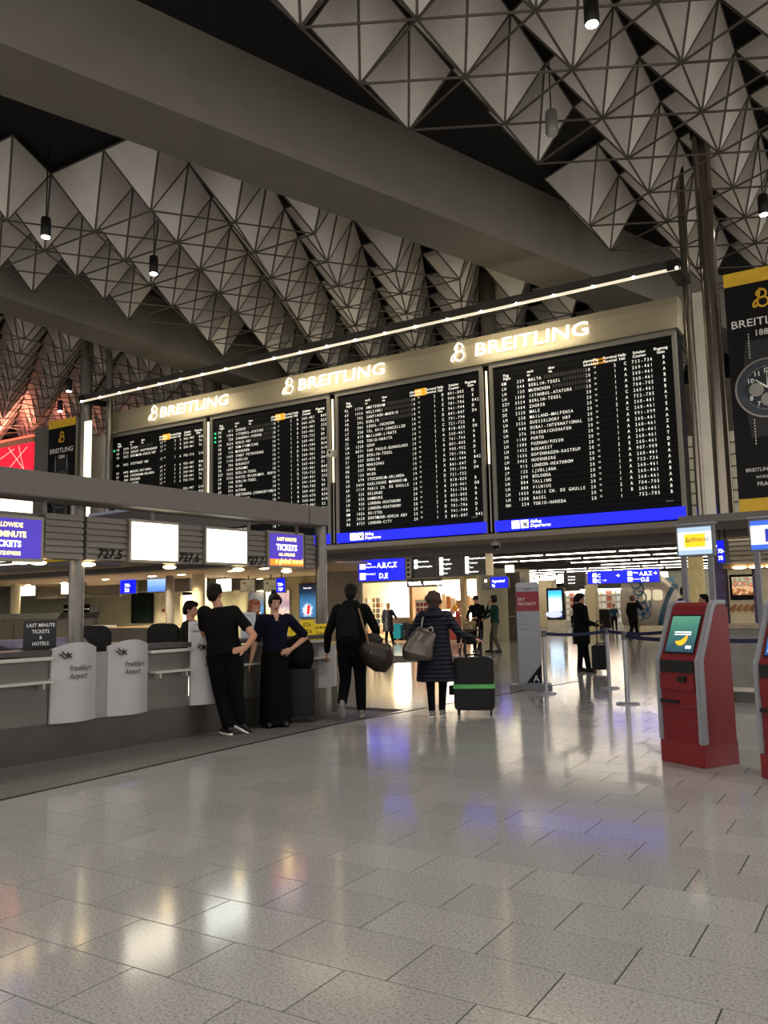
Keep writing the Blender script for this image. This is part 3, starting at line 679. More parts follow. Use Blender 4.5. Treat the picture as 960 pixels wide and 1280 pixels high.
for (a, b, txt) in ((su[0], su[1], 1), (su[2], su[3], 1), (su[4], su[5], 1)):
    sh = shield(a, b).build('shield_panel', M_CLIGHT, ct, smooth=True)
    mb = MB(); c = (b-a)/2; airport_mark(mb, -.10, .155, .25); put_text(mb, 'Frankfurt\nAirport', -.06, .02, .085, 0, .006, 'LEFT', xs=.78, shear=.15)
    o = mb.build('lettering', mat('mark_dark', '#2a2c30', .5), sh, loc=(.118, (a+b)/2-.05, .86)); o.rotation_euler.z = pi/2
MB().bx(-.06, .02, su[1], su[2], .36, 1.05).build('pillar_strip', mat('strip_grey', '#8b8889', .45), ct)
# rounded end of the island
em = MB(); em.loft([((-.5, UE-.5, 0), .5, .5), ((-.5, UE-.5, .36), .5, .5)], n=28); em.build('end_plinth', M_STEEL, ct, smooth=True)
em = MB(); em.loft([((-.5, UE-.5, .36), .52, .52), ((-.5, UE-.5, .94), .52, .52)], n=28); em.build('end_panel', M_CLIGHT, ct, smooth=True)
MB().bx(-1.0, -.3, -3, UE-.9, .70, .74).build('work_surface', mat('desk_wood', '#b39a78', .5, var=.12), ct)
# inner row of desks, opposite side of the island
MB().bx(-4.0, -3.4, -3, UE-.9, 0, .95).build('rear_panel', M_CGREY, ct)
MB().bx(-4.1, -3.2, -3, UE-.9, .95, .99).build('rear_top', mat('rear_top', '#c8b08c', .5), ct)

# ---- canopy above the counter
cp = thing('counter_canopy', 'grey canopy beam on round posts over the ticket counter', 'canopy', IO, -IA)
MB().bx(-.5, -.08, -3.2, isl(385, 630, -.1)[0], 2.68, 2.95).build('fascia_beam', mat('canopy_grey', '#6e6760', .6, var=.04), cp, bevel=.01)
MB().bx(-.5, -.08, isl(385, 630, -.1)[0]+.006, isl(410, 633, -.1)[0], 2.68, 2.95).build('fascia_end', MATS['canopy_grey'], cp, bevel=.01)
for px, n_ in ((95, -.55), (402, -.35)):
    u_, _ = isl(px, 760, n_)
    MB().cyl((n_, u_, 0), (n_, u_, 2.7), .085, n=20).build('post', mat('post_grey', '#77736e', .35, .5), cp, smooth=True)
MB().bx(-2.4, -.5, isl(232, 650, -.3)[0], isl(385, 650, -.3)[0]+.2, 2.82, 2.86).build('roof_panel', mat('roof_panel', '#8288a0', .5), cp)
for px in (55, 190, 310, 370):
    u_, _ = isl(px, 650, -.35); MB().bx(-.36, -.32, u_-.015, u_+.015, 2.55, 2.7).build('hanger', M_CGREY, cp)
MB().bx(-.50, -.47, isl(0, 650, -.4)[0], isl(390, 650, -.4)[0], 2.5, 2.55).build('hang_rail', M_CGREY, cp)
# louvre band: corrugated panels between the monitors
def louvre(px0, px1, n_=-.40, z0=2.06, z1=2.56, lab=None):
    u0, u1 = isl(px0, 680, n_)[0], isl(px1, 680, n_)[0]; pr = []; k = 7; dz = (z1-z0)/k
    for i in range(k): pr += [(n_, z0+i*dz), (n_+.022, z0+i*dz+.008), (n_+.022, z0+(i+.75)*dz), (n_, z0+(i+.8)*dz)]
    pr += [(n_, z1), (n_-.1, z1), (n_-.1, z0)]
    return MB().prism(pr, 1, u0, u1).build('louvre_panel', mat('louvre_grey', '#7d766d', .5, .3, var=.04), cp)
for a, b in ((-60, -45), (55, 103), (107, 160), (223, 255), (309, 333), (380, 392)): louvre(a, b)
for (px, s) in ((138, '727.5'), (237, '727.6'), (319, '727.7')):
    u_, z_ = isl(px, 693, -.36); mb = MB(); put_text(mb, s, 0, 0, .15, 0, .03, shear=.15)
    o = mb.build('desk_number', M_BLACK, cp, loc=(-.372, u_, 2.09)); o.rotation_euler.z = pi/2
for px, py in ((28, 698), (112, 700), (214, 703), (300, 707), (360, 710), (50, 697)):
    u_, _ = isl(px, py, -.45); mb = MB(); mb.ell((-.48, u_, 2.02), (.06, .09, .025), n=16, m=8)
    mb.build('oval_lamp', mat('oval_lamp', '#ffe9c0', .4, emit=9, ecol='#ffdf9e', var=0), cp, smooth=True)
# ---- monitors
M_MONF = mat('monitor_frame', '#8f8779', .4, .4)
def monitor(px0, px1, py0, py1, scr, label, extra=None):
    n_ = -.34; u0, zt = isl(px0, py0, n_); u1, _ = isl(px1, py0, n_); _, zb = isl(px0, py1, n_)
    zb = min(zb, zt-.3); c = (u0+u1)/2; w, h = u1-u0, zt-zb
    t = thing('overhead_monitor', label, 'monitor', IW(n_, c, zb), -IA, 'overhead monitors of the ticket counter')
    MB().bx(-.12, 0, -w/2-.035, w/2+.035, -.035, h+.035).build('housing', M_MONF, t, bevel=.006)
    s = MB().bx(0, .006, -w/2, w/2, 0, h).build('screen', scr, t)
    if extra:
        for (txts, m_) in extra:
            mb = MB()
            for (s_, du, fz, sz, bd) in txts: put_text(mb, s_, du*w, fz*h, sz*h, 0, bd, xs=.95)
            o = mb.build('lettering', m_, s, loc=(.010, 0, 0)); o.rotation_euler.z = pi/2
    return t, w, h, s
M_WSCR = mat('white_screen', '#ffffff', .3, emit=3.2, ecol='#fff2d8', var=0)
M_WSCR2 = mat('cool_screen', '#ffffff', .3, emit=3.0, ecol='#f8fff4', var=0)
M_PUR = mat('purple_screen', '#3a2a98', .3, emit=.85, ecol='#3c26a0', var=0)
M_YT = mat('screen_yellow', '#ffe070', .4, emit=2.0, ecol='#ffe680', var=0)
M_WT = mat('screen_white', '#ffffff', .4, emit=2.0, ecol='#ffffff', var=0)
M_OR = mat('screen_orange', '#ff7818', .4, emit=1.6, ecol='#ff6a10', var=0)
monitor(165, 222, 652, 699, M_WSCR, 'overhead monitor with warm blank white screen next to desk 727.5', [([('WWW', 0, .12, .06, 0.), ('WWW', 0, .03, .06, 0.)], mat('faint_yellow', '#f6f080', .4, emit=4, ecol='#ffff90', var=0))])
monitor(259, 308, 661, 702, M_WSCR2, 'overhead monitor with blank white screen next to desk 727.6')
t, w, h, s = monitor(337, 378, 666, 706, M_PUR, 'overhead monitor reading last minute tickets all airlines', [([('LAST MINUTE', 0, .78, .15, .03), ('ALL AIRLINES', 0, .30, .13, .02)], M_YT), ([('TICKETS', 0, .48, .26, .035)], M_WT)])
o = MB().bx(.006, .009, -w/2, w/2, 0, h*.19).build('orange_band', M_OR, s); mb = MB(); put_text(mb, 'a global travel', .05, .03, .1, 0, .01); o2 = mb.build('lettering', M_YT, s, loc=(.012, 0, 0)); o2.rotation_euler.z = pi/2
monitor(-45, 52, 643, 695, M_PUR, 'wide overhead monitor reading worldwide last minute tickets in yellow', [([('WORLDWIDE', .0, .78, .165, .02), ('FLIGHTEXPRESS', .0, .07, .135, .02), ('LAST MINUTE', .0, .53, .20, .03)], M_YT), ([('TICKETS', .03, .28, .22, .03)], M_WT)])

# ---- things on and behind the counter
def note(px, py, n_, w, h, label, bg, fg, lines, z=None, name='notice', cat='notice', tilt=0.):
    u_, z_ = isl(px, py, n_); z_ = z if z is not None else z_
    t = thing(name, label, cat, IW(n_, u_, z_), -IA)
    MB().bx(-.02, 0, -w/2, w/2, 0, h).build('board', bg, t)
    MB().bx(-.06, .0, -w/4, w/4, -.004, .012).build('foot', bg, t)
    mb = MB()
    for (s_, x_, zz, sz, bd) in lines: put_text(mb, s_, x_, zz, sz, 0, bd)
    o = mb.build('lettering', fg, t, loc=(.004, 0, 0)); o.rotation_euler.z = pi/2
    return t
wf = mat('paper_white', '#d9dce2', .7); 
note(50, 818, -.25, .36, .30, 'black counter sign reading last minute tickets and hotels', mat('sign_board_black', '#17181c', .5), mat('sign_letter_white', '#e6e6e6', .6, emit=.1), [('LAST MINUTE', 0, .235, .052, .008), ('TICKETS', 0, .17, .052, .008), ('&', 0, .11, .05, .008), ('HOTELS', 0, .045, .052, .008)], z=1.1)
note(246, 800, -.5, .24, .34, 'white paper notice stand in front of the man in the suit', wf, mat('ink', '#3a3c44', .7), [('Hinweis', 0, .29, .03, .002), ('Wichtig', 0, .2, .045, .003), ('~~~~~~~', 0, .14, .03, 0), ('~~~~~~~', 0, .08, .03, 0)], z=1.0)
note(311, 797, -.35, .26, .34, 'white printed notice sheet on the counter behind the man in black', wf, MATS['ink'], [('Notice', 0, .29, .03, .002)]+[('- - - - - - - - - -', 0, .05+.035*k, .03, .001) for k in range(6)], z=1.1)
t = thing('counter_screen', 'dark monitor back on the counter beside the printed notice', 'monitor', IW(-.55, isl(330, 790, -.55)[0], 1.1), -IA)
MB().bx(-.05, 0, -.36, .36, .04, .31).build('shell', M_BLACK, t, bevel=.01); MB().bx(-.1, .02, -.1, .1, 0, .05).build('foot', M_BLACK, t)
# yellow leaflet stand
yl = mat('leaflet_yellow', '#e8c81e', .6, emit=.12); yt = mat('leaflet_ink', '#2a2410', .6)
t = thing('leaflet_stand', 'yellow travel leaflets reading ETA ESTA at the rounded counter end', 'leaflets', IW(-.25, isl(386, 792, -.25)[0], .99), -IA)
MB().bx(-.3, .12, -.55, .45, -.04, .0).build('tray', mat('cream_tray', '#d8c690', .5), t)
for (du, dn, w, h, tl, lines) in ((-.33, .0, .22, .26, .15, [('ETA', 0, .16, .06, .008), ('visa', 0, .06, .04, .0)]), (-.07, .03, .26, .32, -.1, [('ETA', 0, .23, .08, .01), ('ESTA', 0, .13, .085, .012), ('0+0', 0, .03, .07, .015)]), (.25, .0, .36, .26, .1, [('Last Minute', 0, .19, .06, .006), ('Tickets', 0, .1, .075, .008), ('All Airlines', 0, .03, .05, .004)])):
    o = MB().bx(-.006, 0, -w/2, w/2, 0, h).build('leaflet', yl, t, loc=(dn, du, 0)); o.rotation_euler.z = tl
    mb = MB()
    for (s_, x_, zz, sz, bd) in lines: put_text(mb, s_, x_, zz, sz, 0, bd)
    o2 = mb.build('lettering', yt, o, loc=(.003, 0, 0)); o2.rotation_euler.z = pi/2
# black office chairs
def chair(px, py, n_, label):
    u_, z_ = isl(px, py, n_); t = thing('office_chair', label, 'chair', IW(n_, u_, 0), .7, 'office chairs behind the counter')
    mb = MB().rbox((0, .03, 1.02), (.44, .09, .58), .12, axis=1, seg=5); mb.build('backrest', mat('chair_fabric', '#141416', .85, bump=.2), t, bevel=.02)
    MB().rbox((0, .3, .52), (.48, .46, .09), .08, axis=2, seg=4).build('seat', MATS['chair_fabric'], t, bevel=.02)
    MB().cyl((0, .3, .1), (0, .3, .48), .03).build('column', M_DARKMETAL, t)
    MB().bx(-.03, .03, -.01, .3, .44, .48).bx(-.03, .03, -.03, .0, .44, .8).build('back_support', M_DARKMETAL, t)
    for k in range(5):
        a = 2*pi*k/5; o = MB().bx(-.02, .02, 0, .28, .05, .09).build('foot', M_DARKMETAL, t, loc=(0, .3, 0)); o.rotation_euler.z = a
        MB().ell((.27*-sin(a), .3+.27*cos(a), .03), (.03, .03, .03), n=8, m=6).build('caster', M_BLACK, t)
chair(116, 800, -1.5, 'black office chair beside the round canopy post')
chair(204, 795, -1.5, 'black office chair beside the man in the suit')
# dark device and mesh topped box behind the sign
t = thing('ticket_printer', 'grey box with purple mesh lid behind the last minute sign', 'printer', IW(-1.25, isl(50, 800, -1.25)[0], .74), -IA)
MB().bx(-.35, .3, -.42, .42, 0, .36).build('case', M_CGREY, t, bevel=.01); MB().prism([(-.4, .36), (.33, .36), (.2, .44), (-.35, .44)], 1, -.45, .45).build('lid', mat('mesh_lid', '#77718c', .6, bump=.6, bscale=120), t)
t = thing('bag', 'black bag lying on the desk at the counter behind the mesh box', 'bag', IW(-.62, isl(-6, 810, -.62)[0], .74), -IA)
mb = MB(); mb.loft([((-.2, -.5, .14), .16, .14), ((-.2, -.4, .2), .22, .2), ((-.2, 0, .22), .24, .24), ((-.2, .25, .18), .2, .18), ((-.2, .34, .14), .1, .1)], n=16, side=(1, 0, 0)); mb.build('body', mat('bag_black', '#111214', .7, bump=.3, bscale=12), t, smooth=True)
MB().tube([(-.2, -.3, .36), (-.2, -.15, .5), (-.2, .05, .5), (-.2, .15, .38)], .012).build('handle', M_BLACK, t)
# ------------------------------------------------------------------ background: check-in zone on the left, shop, signs, far hall
def RC(px0, py0, px1, py1, Y):
    a = ony((px0+px1)/2, py0, Y); b = ony((px0+px1)/2, py1, Y); l = ony(px0, (py0+py1)/2, Y); r = ony(px1, (py0+py1)/2, Y)
    return l.x, r.x, b.z, a.z
def plate(name, rc, Y, m, th=.08, parent=None, off=(0, 0, 0)):
    x0, x1, z0, z1 = rc
    return MB().bx(x0-off[0], x1-off[0], Y-off[1], Y+th-off[1], z0-off[2], z1-off[2]).build(name, m, parent)
# soffit over the left check-in zone with oval lamps
sof = structure(MB().bx(-48, -14.2, 20, 27.4, 2.86, 2.96).build('ceiling_soffit', mat('beige_soffit', '#b39d80', .8))); sof.name = 'ceiling.002'
for (u, v) in ((-31., 27.1), (-27., 27.1), (-23., 27.1), (-19., 27.1), (35, 731), (80, 728), (132, 723.5), (190, 719.5), (227, 717.5), (290, 713), (330, 710)):
    p = onz(u, v, 2.83) if v > 100 else Vector((u, v, 2.83)); t = thing('downlight', 'small oval downlight under the beige soffit', 'downlight', (p.x, p.y, 2.86), 0, 'oval downlights of the soffit')
    MB().ell((0, 0, -.02), (.26, .14, .05), n=18, m=8).build('rim', mat('lamp_rim', '#5b4630', .5), t, smooth=True)
    l = bpy.data.lights.new('lamp_light', 'SPOT'); l.energy = 260 if v > 100 else 800; l.color = (1., .85, .62); l.spot_size = radians(150); l.spot_blend = .6; l.shadow_soft_size = .15; o = bpy.data.objects.new('lamp_light', l); COL.objects.link(o); o.parent = t; o.location = (0, 0, -.12)
    MB().ell((.03, -.03, -.045), (.2, .1, .035), n=18, m=8).build('lens', mat('down_lens', '#ffe6bc', .4, emit=7, ecol='#ffe2b0', var=0), t, smooth=True)
M_OLIVE = mat('olive_wall', '#a39c7c', .8, var=.05, scale=.5)
M_CREAM = mat('cream_wall', '#c8c0a0', .8, var=.05, scale=.4)
def wall(name, px0, px1, Y, m, z1=2.9, th=.2):
    a, b = ony(px0, 770, Y).x, ony(px1, 770, Y).x
    return structure(MB().bx(a, b, Y, Y+th, 0, z1).build(name, m))
wall('wall_checkin', -160, 262, 30, M_CREAM); wall('wall_posters', 225, 400, 27.5, M_OLIVE, 3.2); wall('wall_corner', 396, 450, 25.5, mat('taupe_wall', '#8b8276', .8), 3.2)
# doors in the check-in wall
d1 = structure(plate('door_1', RC(166, 742, 190, 779, 29.9), 29.88, mat('dark_glass_door', '#1e2a24', .15), .06)); x0, x1, z0, z1 = RC(166, 742, 190, 779, 29.9)
MB().bx(x0-.06, x0, 29.84, 29.88, z0, z1+.06).bx(x1, x1+.12, 29.84, 29.88, z0, z1+.06).bx(x0, x1, 29.84, 29.88, z1, z1+.06).build('door_frame', M_BLACK, d1)
d2 = structure(plate('door_2', RC(197, 741, 209, 778, 29.9), 29.88, mat('cream_door', '#cfc6a4', .6), .06)); x0, x1, z0, z1 = RC(201, 761, 205, 765, 29.8)
MB().bx(x0, x1, 29.85, 29.88, z0, z1).build('door_sign', mat('door_sign', '#8a4030', .5), d2)
d3 = plate('glowing_board', (ony(229, 778, 25.6).x, ony(241, 778, 25.6).x, 0, ony(235, 744, 25.6).z), 25.6, mat('lit_panel', '#fffbe8', .5, emit=3, ecol='#fffbe6', var=0), .08); tag(d3, 'tall glowing white panel beside the cream round column', 'panel')
plate('frame', RC(228, 740, 242, 744, 25.58), 25.58, M_BLACK, .1, d3)
# cream round column and square columns
def column(px, Y, r, label, m, ztop=3.2, pyb=790):
    x = ony(px, pyb, Y).x; t = thing('round_column', label, 'column', (x, Y, 0))
    MB().cyl((0, 0, 0), (0, 0, ztop), r, n=28).build('shaft', m, t, smooth=True); MB().cyl((0, 0, 0), (0, 0, .12), r*1.05, n=28).build('base_ring', M_STEEL, t, smooth=True)
M_COLC = mat('column_cream', '#cdbf9c', .6, var=.03)
column(248, 22.5, .24, 'cream round column behind the man in the suit', M_COLC, 2.86)
column(212, 22.5, .16, 'grey round column beside the blue map screen', mat('column_grey', '#77726b', .5), 2.86)
column(18, 22.5, .2, 'pale round column beyond the ticket counter', M_COLC, 2.86)
# louvre bands with screens
def band(px0, py0, px1, py1, Y, label):
    x0, x1, z0, z1 = RC(px0, py0, px1, py1, Y); t = thing('sign_band', label, 'sign band', (x0, Y, z0), 0)
    pr = []; k = 6; dz = (z1-z0)/k
    for i in range(k): pr += [(0, i*dz), (-.03, i*dz+.01), (-.03, (i+.75)*dz), (0, (i+.8)*dz)]
    pr += [(0, z1-z0), (.12, z1-z0), (.12, 0)]
    MB().prism(pr, 0, 0, x1-x0).build('louvre_panel', MATS['louvre_grey'], t)
    return t, x0, z0
def scr(name, rc, Y, m, label, cat='screen', group=None, lines=None, fg=None, frame=M_FRAME):
    x0, x1, z0, z1 = rc; t = thing(name, label, cat, ((x0+x1)/2, Y, z0), 0, group); w, h = x1-x0, z1-z0
    MB().bx(-w/2-.03, w/2+.03, .0, .1, -.03, h+.03).build('housing', frame, t)
    s = MB().bx(-w/2, w/2, -.012, .0, 0, h).build('face', m, t)
    if name in ('logo_plate', 'number_sign', 'map_screen', 'check_in_screen'):
        MB().cyl((0, .05, h), (0, .05, (2.87 if x1 < -14.2 else 3.22)-z0), .02, n=6).build('hanger', M_DARKMETAL, t)
    if lines:
        mb = MB()
        for (s_, fx, fz, sz, bd, al) in lines: put_text(mb, s_, fx*w, fz*h, sz*h, -.016, bd, al)
        mb.build('lettering', fg, s)
    return t, w, h, s
band(-60, 733, 18, 746, 24.2, 'grey louvred sign band above the far check-in desks'); band(45, 733, 150, 747, 24.2, 'grey louvred sign band numbered 726 above the check-in desks')
scr('check_in_screen', RC(25, 733, 45, 744.5, 24.1), 24.05, M_WSCR, 'blank white check-in screen beside the pale round column', 'screen', 'far check-in screens')
scr('check_in_screen', RC(78, 729, 106, 742, 24.1), 24.05, M_WSCR, 'blank white check-in screen half hidden by the canopy post', 'screen', 'far check-in screens')
t, x0, z0 = band(173, 725, 187, 740, 24.2, 'narrow louvred panel between the blue number sign and the map screen'); band(210, 723, 238, 740, 24.2, 'louvred panel between the grey and the cream columns')
for px, s_ in ((12, '726'), (72, '726'), (180, '728'), (232, '729')):
    pass
scr('number_sign', RC(153, 725, 172, 741.5, 24), 23.9, M_BLUE, 'blue hanging sign reading 730-753', 'sign', None, [('730-', -.02, .46, .36, .03, 'CENTER'), ('753', -.06, .1, .36, .03, 'CENTER')], M_SWHITE)
t, w, h, s = scr('map_screen', RC(187, 724, 209, 739.5, 24), 23.9, grad_screen('map_blue', [(0, '#4a7ad8'), (.5, '#7aa6f0'), (1, '#a8c8f8')], 1.0, noise=.5), 'blue map screen beside the number sign')
band(259, 723, 274, 738, 25.2, 'louvred panel between two blank white screens'); band(290, 723, 303, 738, 25.2, 'louvred panel beside the airport logo plates'); band(319, 724, 331, 738, 25.2, 'louvred panel between the two airport logo plates')
scr('check_in_screen', RC(251, 723, 259, 739, 25.1), 25.05, M_WSCR, 'narrow blank white screen beside the cream column', 'screen', 'far check-in screens')
scr('check_in_screen', RC(272, 724, 290, 739, 25.1), 25.05, M_WSCR2, 'blank white screen above the man in black', 'screen', 'far check-in screens')
lp = mat('logo_plate', '#b9b39c', .6, emit=.15)
for (a, b, nm) in ((302, 319, 'pale airport logo plate beside the blank screens'), (331, 346, 'pale airport logo plate beside the blue number sign')):
    t, w, h, s = scr('logo_plate', RC(a, 725, b, 739, 25.1), 25.05, lp, nm, 'sign')
    mb = MB(); airport_mark(mb, -w*.2, h*.62, .3, -.016); put_text(mb, 'Frankfurt\nAirport', -w*.1, h*.32, .11, -.016, .004, 'LEFT'); mb.build('lettering', MATS['mark_dark'], s)
scr('number_sign', RC(347, 723, 357, 740, 24.6), 24.55, M_BLUE, 'small blue hanging sign reading 720-727 beside the peach poster', 'sign', None, [('720-', 0, .45, .3, .03, 'CENTER'), ('727', 0, .1, .3, .03, 'CENTER')], M_SWHITE)
# posters
def burst_poster(rc, Y, label):
    t, w, h, s = scr('light_box_poster', rc, Y, grad_screen('poster_night', [(0, '#2c6a9c'), (.45, '#2f7fb4'), (.75, '#0c2a4a'), (1, '#050a14')], .8), label, 'poster', None, None, None, M_SBLACK)
    mb = MB(); cz = h*.22
    for k in range(26):
        a = 2*pi*k/26; L_ = w*(.34+.12*((k*7) % 5)/5); d = Vector((cos(a), 0, sin(a))); n_ = Vector((-d.z, 0, d.x))*w*.025
        o_ = Vector((0, -.016, cz)); e_ = o_+d*L_
        if e_.z < .02: e_.z = .02
        mb.add([o_+n_, o_-n_, e_], [(0, 1, 2)])
    mb.build('splash', mat('poster_white', '#e8f4ff', .5, emit=1.4, var=0), s)
    mb = MB().rbox((0, -.02, cz+.02), (w*.2, .008, h*.26), w*.03, axis=1); o = mb.build('red_case', mat('poster_red_case', '#d02028', .5, emit=.8, var=0), s); o.rotation_euler.y = radians(8)
    return t, w, h, s
t, w, h, s = burst_poster(RC(373, 730, 393, 772, 27.3), 27.39, 'dark blue luggage poster with a red case in a white splash beside the counter post')
mb = MB(); put_text(mb, 'Samsonite', 0, h*.86, h*.075, -.016, .004); mb.build('lettering', M_SWHITE, s)
burst_poster(RC(310, 740, 328, 778, 27.3), 27.39, 'dark blue splash poster behind the red haired woman')
scr('light_box_poster', RC(346, 738, 360, 778, 27.3), 27.39, grad_screen('poster_peach', [(0, '#f0b890'), (.35, '#e8d0c0'), (.6, '#b088a0'), (1, '#f0c8a8')], .8, noise=.8), 'peach coloured light box poster behind the woman in the dark dress', 'poster')
# far check-in desks and cabinet left
def desk(px0, px1, Y, h, label, m=M_CGREY, top=None, dep=.7):
    a, b = ony(px0, 800, Y).x, ony(px1, 800, Y).x; t = thing('check_in_desk', label, 'desk', (a, Y, 0), 0)
    MB().bx(0, b-a, 0, .06, .12, h).build('front_panel', m, t); MB().bx(0, b-a, .0, dep, h, h+.04).build('top', top or M_CEDGE, t)
    MB().bx(.04, b-a-.04, .06, dep-.1, 0, .12).build('plinth', M_CDARK, t); MB().bx(0, .05, .06, dep, .12, h).build('side', m, t); MB().bx(b-a-.05, b-a, .06, dep, .12, h).build('side', m, t)
    return t
desk(135, 232, 21.5, .92, 'low grey desk with wooden top in front of the glass door', M_CGREY, mat('desk_top_wood', '#c4a070', .5)); desk(70, 128, 22.2, .98, 'pale check-in desk behind the round canopy post', mat('pale_desk', '#a8a290', .6))
desk(258, 372, 22.6, .98, 'pale check-in desk below the airport logo plates', mat('cream_desk', '#b8ad8a', .6))
t = thing('cabinet', 'large brown metal cabinet with sloped top beyond the counter', 'cabinet', (ony(-60, 780, 14.2).x, 14.2, 0)); W_ = ony(70, 780, 14.2).x-ony(-60, 780, 14.2).x
M_CAB = mat('cabinet_brown', '#83765f', .4, .3, var=.08, scale=1.5)
MB().bx(0, W_, 0, 1.2, 0, 1.36).build('body', M_CAB, t, bevel=.015); MB().prism([(0, 1.36), (W_+.12, 1.36), (W_+.28, 1.52), (0.1, 1.52)], 1, -.06, 1.2).build('sloped_top', mat('cabinet_top', '#8e897c', .35, .5), t)
for k in (.3, .62): MB().bx(W_*k-.006, W_*k+.006, -.008, 0, .1, 1.3).build('seam', M_BLACK, t)
t = thing('dark_shelf_unit', 'black shelf unit with stacked papers behind the canopy post', 'shelf', (ony(78, 770, 26).x, 26, 0)); w = ony(111, 770, 26).x-ony(78, 770, 26).x
MB().bx(0, w, .05, .5, 0, 1.95).build('case', M_BLACK, t)
for k in range(3): MB().bx(.05, w-.05, 0, .4, 1.3+.2*k, 1.36+.2*k).build('papers', wf, t)

# ------------------------------------------------------------------ hanging signs of the low hall
def hang_sign(px0, py0, px1, py1, Y, bg, label, lines, fg=M_SWHITE, tiles_=(), name='hanging_sign', ztop=3.22):
    x0, x1, z0, z1 = RC(px0, py0, px1, py1, Y); w, h = x1-x0, z1-z0
    t = thing(name, label, 'sign', ((x0+x1)/2, Y, z0))
    MB().bx(-w/2-.02, w/2+.02, 0, .14, -.02, h+.02).build('housing', mat('sign_case', '#5b5a66', .5, .3), t)
    f = MB().bx(-w/2, w/2, -.012, 0, 0, h).build('face', bg, t)
    mb = MB()
    for (s_, fx, fz, sz, bd) in lines: put_text(mb, s_, -w/2+fx*w, fz*h, sz*h, -.018, bd, 'LEFT')
    for (fx, fz, sz) in tiles_: mb.bx(-w/2+fx*w, -w/2+fx*w+sz*h, -.018, -.014, fz*h, fz*h+sz*h)
    mb.build('lettering', fg, f)
    for s in (-.4, .4): MB().cyl((s*w, .07, h), (s*w, .07, ztop-z0), .015, n=6).build('hanger', M_DARKMETAL, t)
    return t
hang_sign(448.5, 699, 506, 725.5, 22, M_BLUE, 'blue hanging sign reading A,B,C,Z and D,E', [('Abflug', .155, .78, .13, .01), ('Departures', .155, .62, .13, .01), ('A,B,C,Z', .41, .60, .34, .02), ('Terminal 2', .155, .28, .13, .01), ('D,E', .45, .1, .34, .02)], M_SWHITE, [(.03, .56, .32), (.03, .06, .32)])
MB()
M_BRN = mat('sign_brown', '#3a352f', .5, emit=.03)
for (a, b, y0, y1, nm, L_) in ((514, 543, 696, 721.5, 'dark direction sign next to the blue A,B,C,Z sign', (('Information', .72), ('Gepäckausgabe', .48))), (545.5, 575, 694, 720, 'dark direction sign in the middle of the three', (('Lounge', .76), ('Flughafen', .54), ('Gepäck', .32), ('Post', .1))), (577.5, 608, 693, 718, 'dark direction sign beside the pale post', (('Gepäckaufbewahrung', .76), ('Toiletten', .54), ('Taxi', .32), ('Apotheke', .1)))):
    hang_sign(a, y0, b, y1, 22, M_BRN, nm, [(s_, .3, z_, .13, .008) for s_, z_ in L_], M_SWHITE, [(.14, z_-.05, .2) for s_, z_ in L_])
t = tag(plate('sign_post', RC(608, 692, 614, 719, 22), 21.95, mat('pale_post', '#d8c49c', .5, emit=.12), .2), 'pale square post carrying the dark direction signs', 'post')
t = hang_sign(508, 697, 513.5, 722, 21.9, mat('pale_cabinet', '#b5a78a', .6), 'narrow pale sign edge with four black pictograms', [], M_SBLACK, [(.2, .08, .14), (.2, .32, .14), (.2, .56, .14), (.2, .8, .14)])
hang_sign(614, 721.5, 634.5, 734.5, 29, M_BLUE, 'blue hanging sign reading Agenthof beyond the couple', [('Agenthof', .06, .52, .36, .02), ('fly', .06, .1, .36, .02)])
hang_sign(603, 721.5, 612.5, 736, 29, mat('sign_grey', '#6f6c66', .5), 'small grey pictogram sign beside the blue Agenthof sign', [], M_SWHITE, [(.3, .55, .25)])
hang_sign(735, 714.5, 778.5, 729, 27, M_BLUE, 'blue hanging sign reading C with arrows', [('C', .28, .52, .42, .02), ('C', .28, .06, .42, .02), ('1-20', .42, .18, .2, .01), ('→', .8, .5, .4, .02)], M_SWHITE, [(.14, .52, .36), (.14, .06, .36)])
hang_sign(779.5, 711.5, 823.5, 727.5, 27, M_BLUE, 'blue hanging sign reading A,B,Z and D,E with arrow', [('A,B,Z', .46, .52, .42, .02), ('D,E', .5, .06, .42, .02), ('Abflug', .28, .7, .15, .01), ('Terminal 2', .26, .2, .15, .01), ('→', .84, .55, .36, .02)], M_SWHITE, [(.12, .52, .36), (.12, .06, .36)])
hang_sign(705, 717, 731, 731, 27.5, M_BRN, 'dark direction sign beside the blue C sign', [('Ausgang', .2, .68, .2, .01), ('Bahnhof', .2, .4, .2, .01), ('Ankunft', .2, .1, .2, .01)], M_SWHITE)
t = tag(MB().rbox((0, 0, 0), (.3, .1, .25), .03).build('exit_lamp', mat('exit_glow', '#fff8d8', .4, emit=3, ecol='#fff6d0', var=0)), 'small square glowing lamp box among the strip lights', 'lamp'); t.location = ony(637, 711, 27); MB().cyl((0, 0, .12), (0, 0, 3.22-t.location.z), .015, n=6).build('hanger', M_DARKMETAL, t)

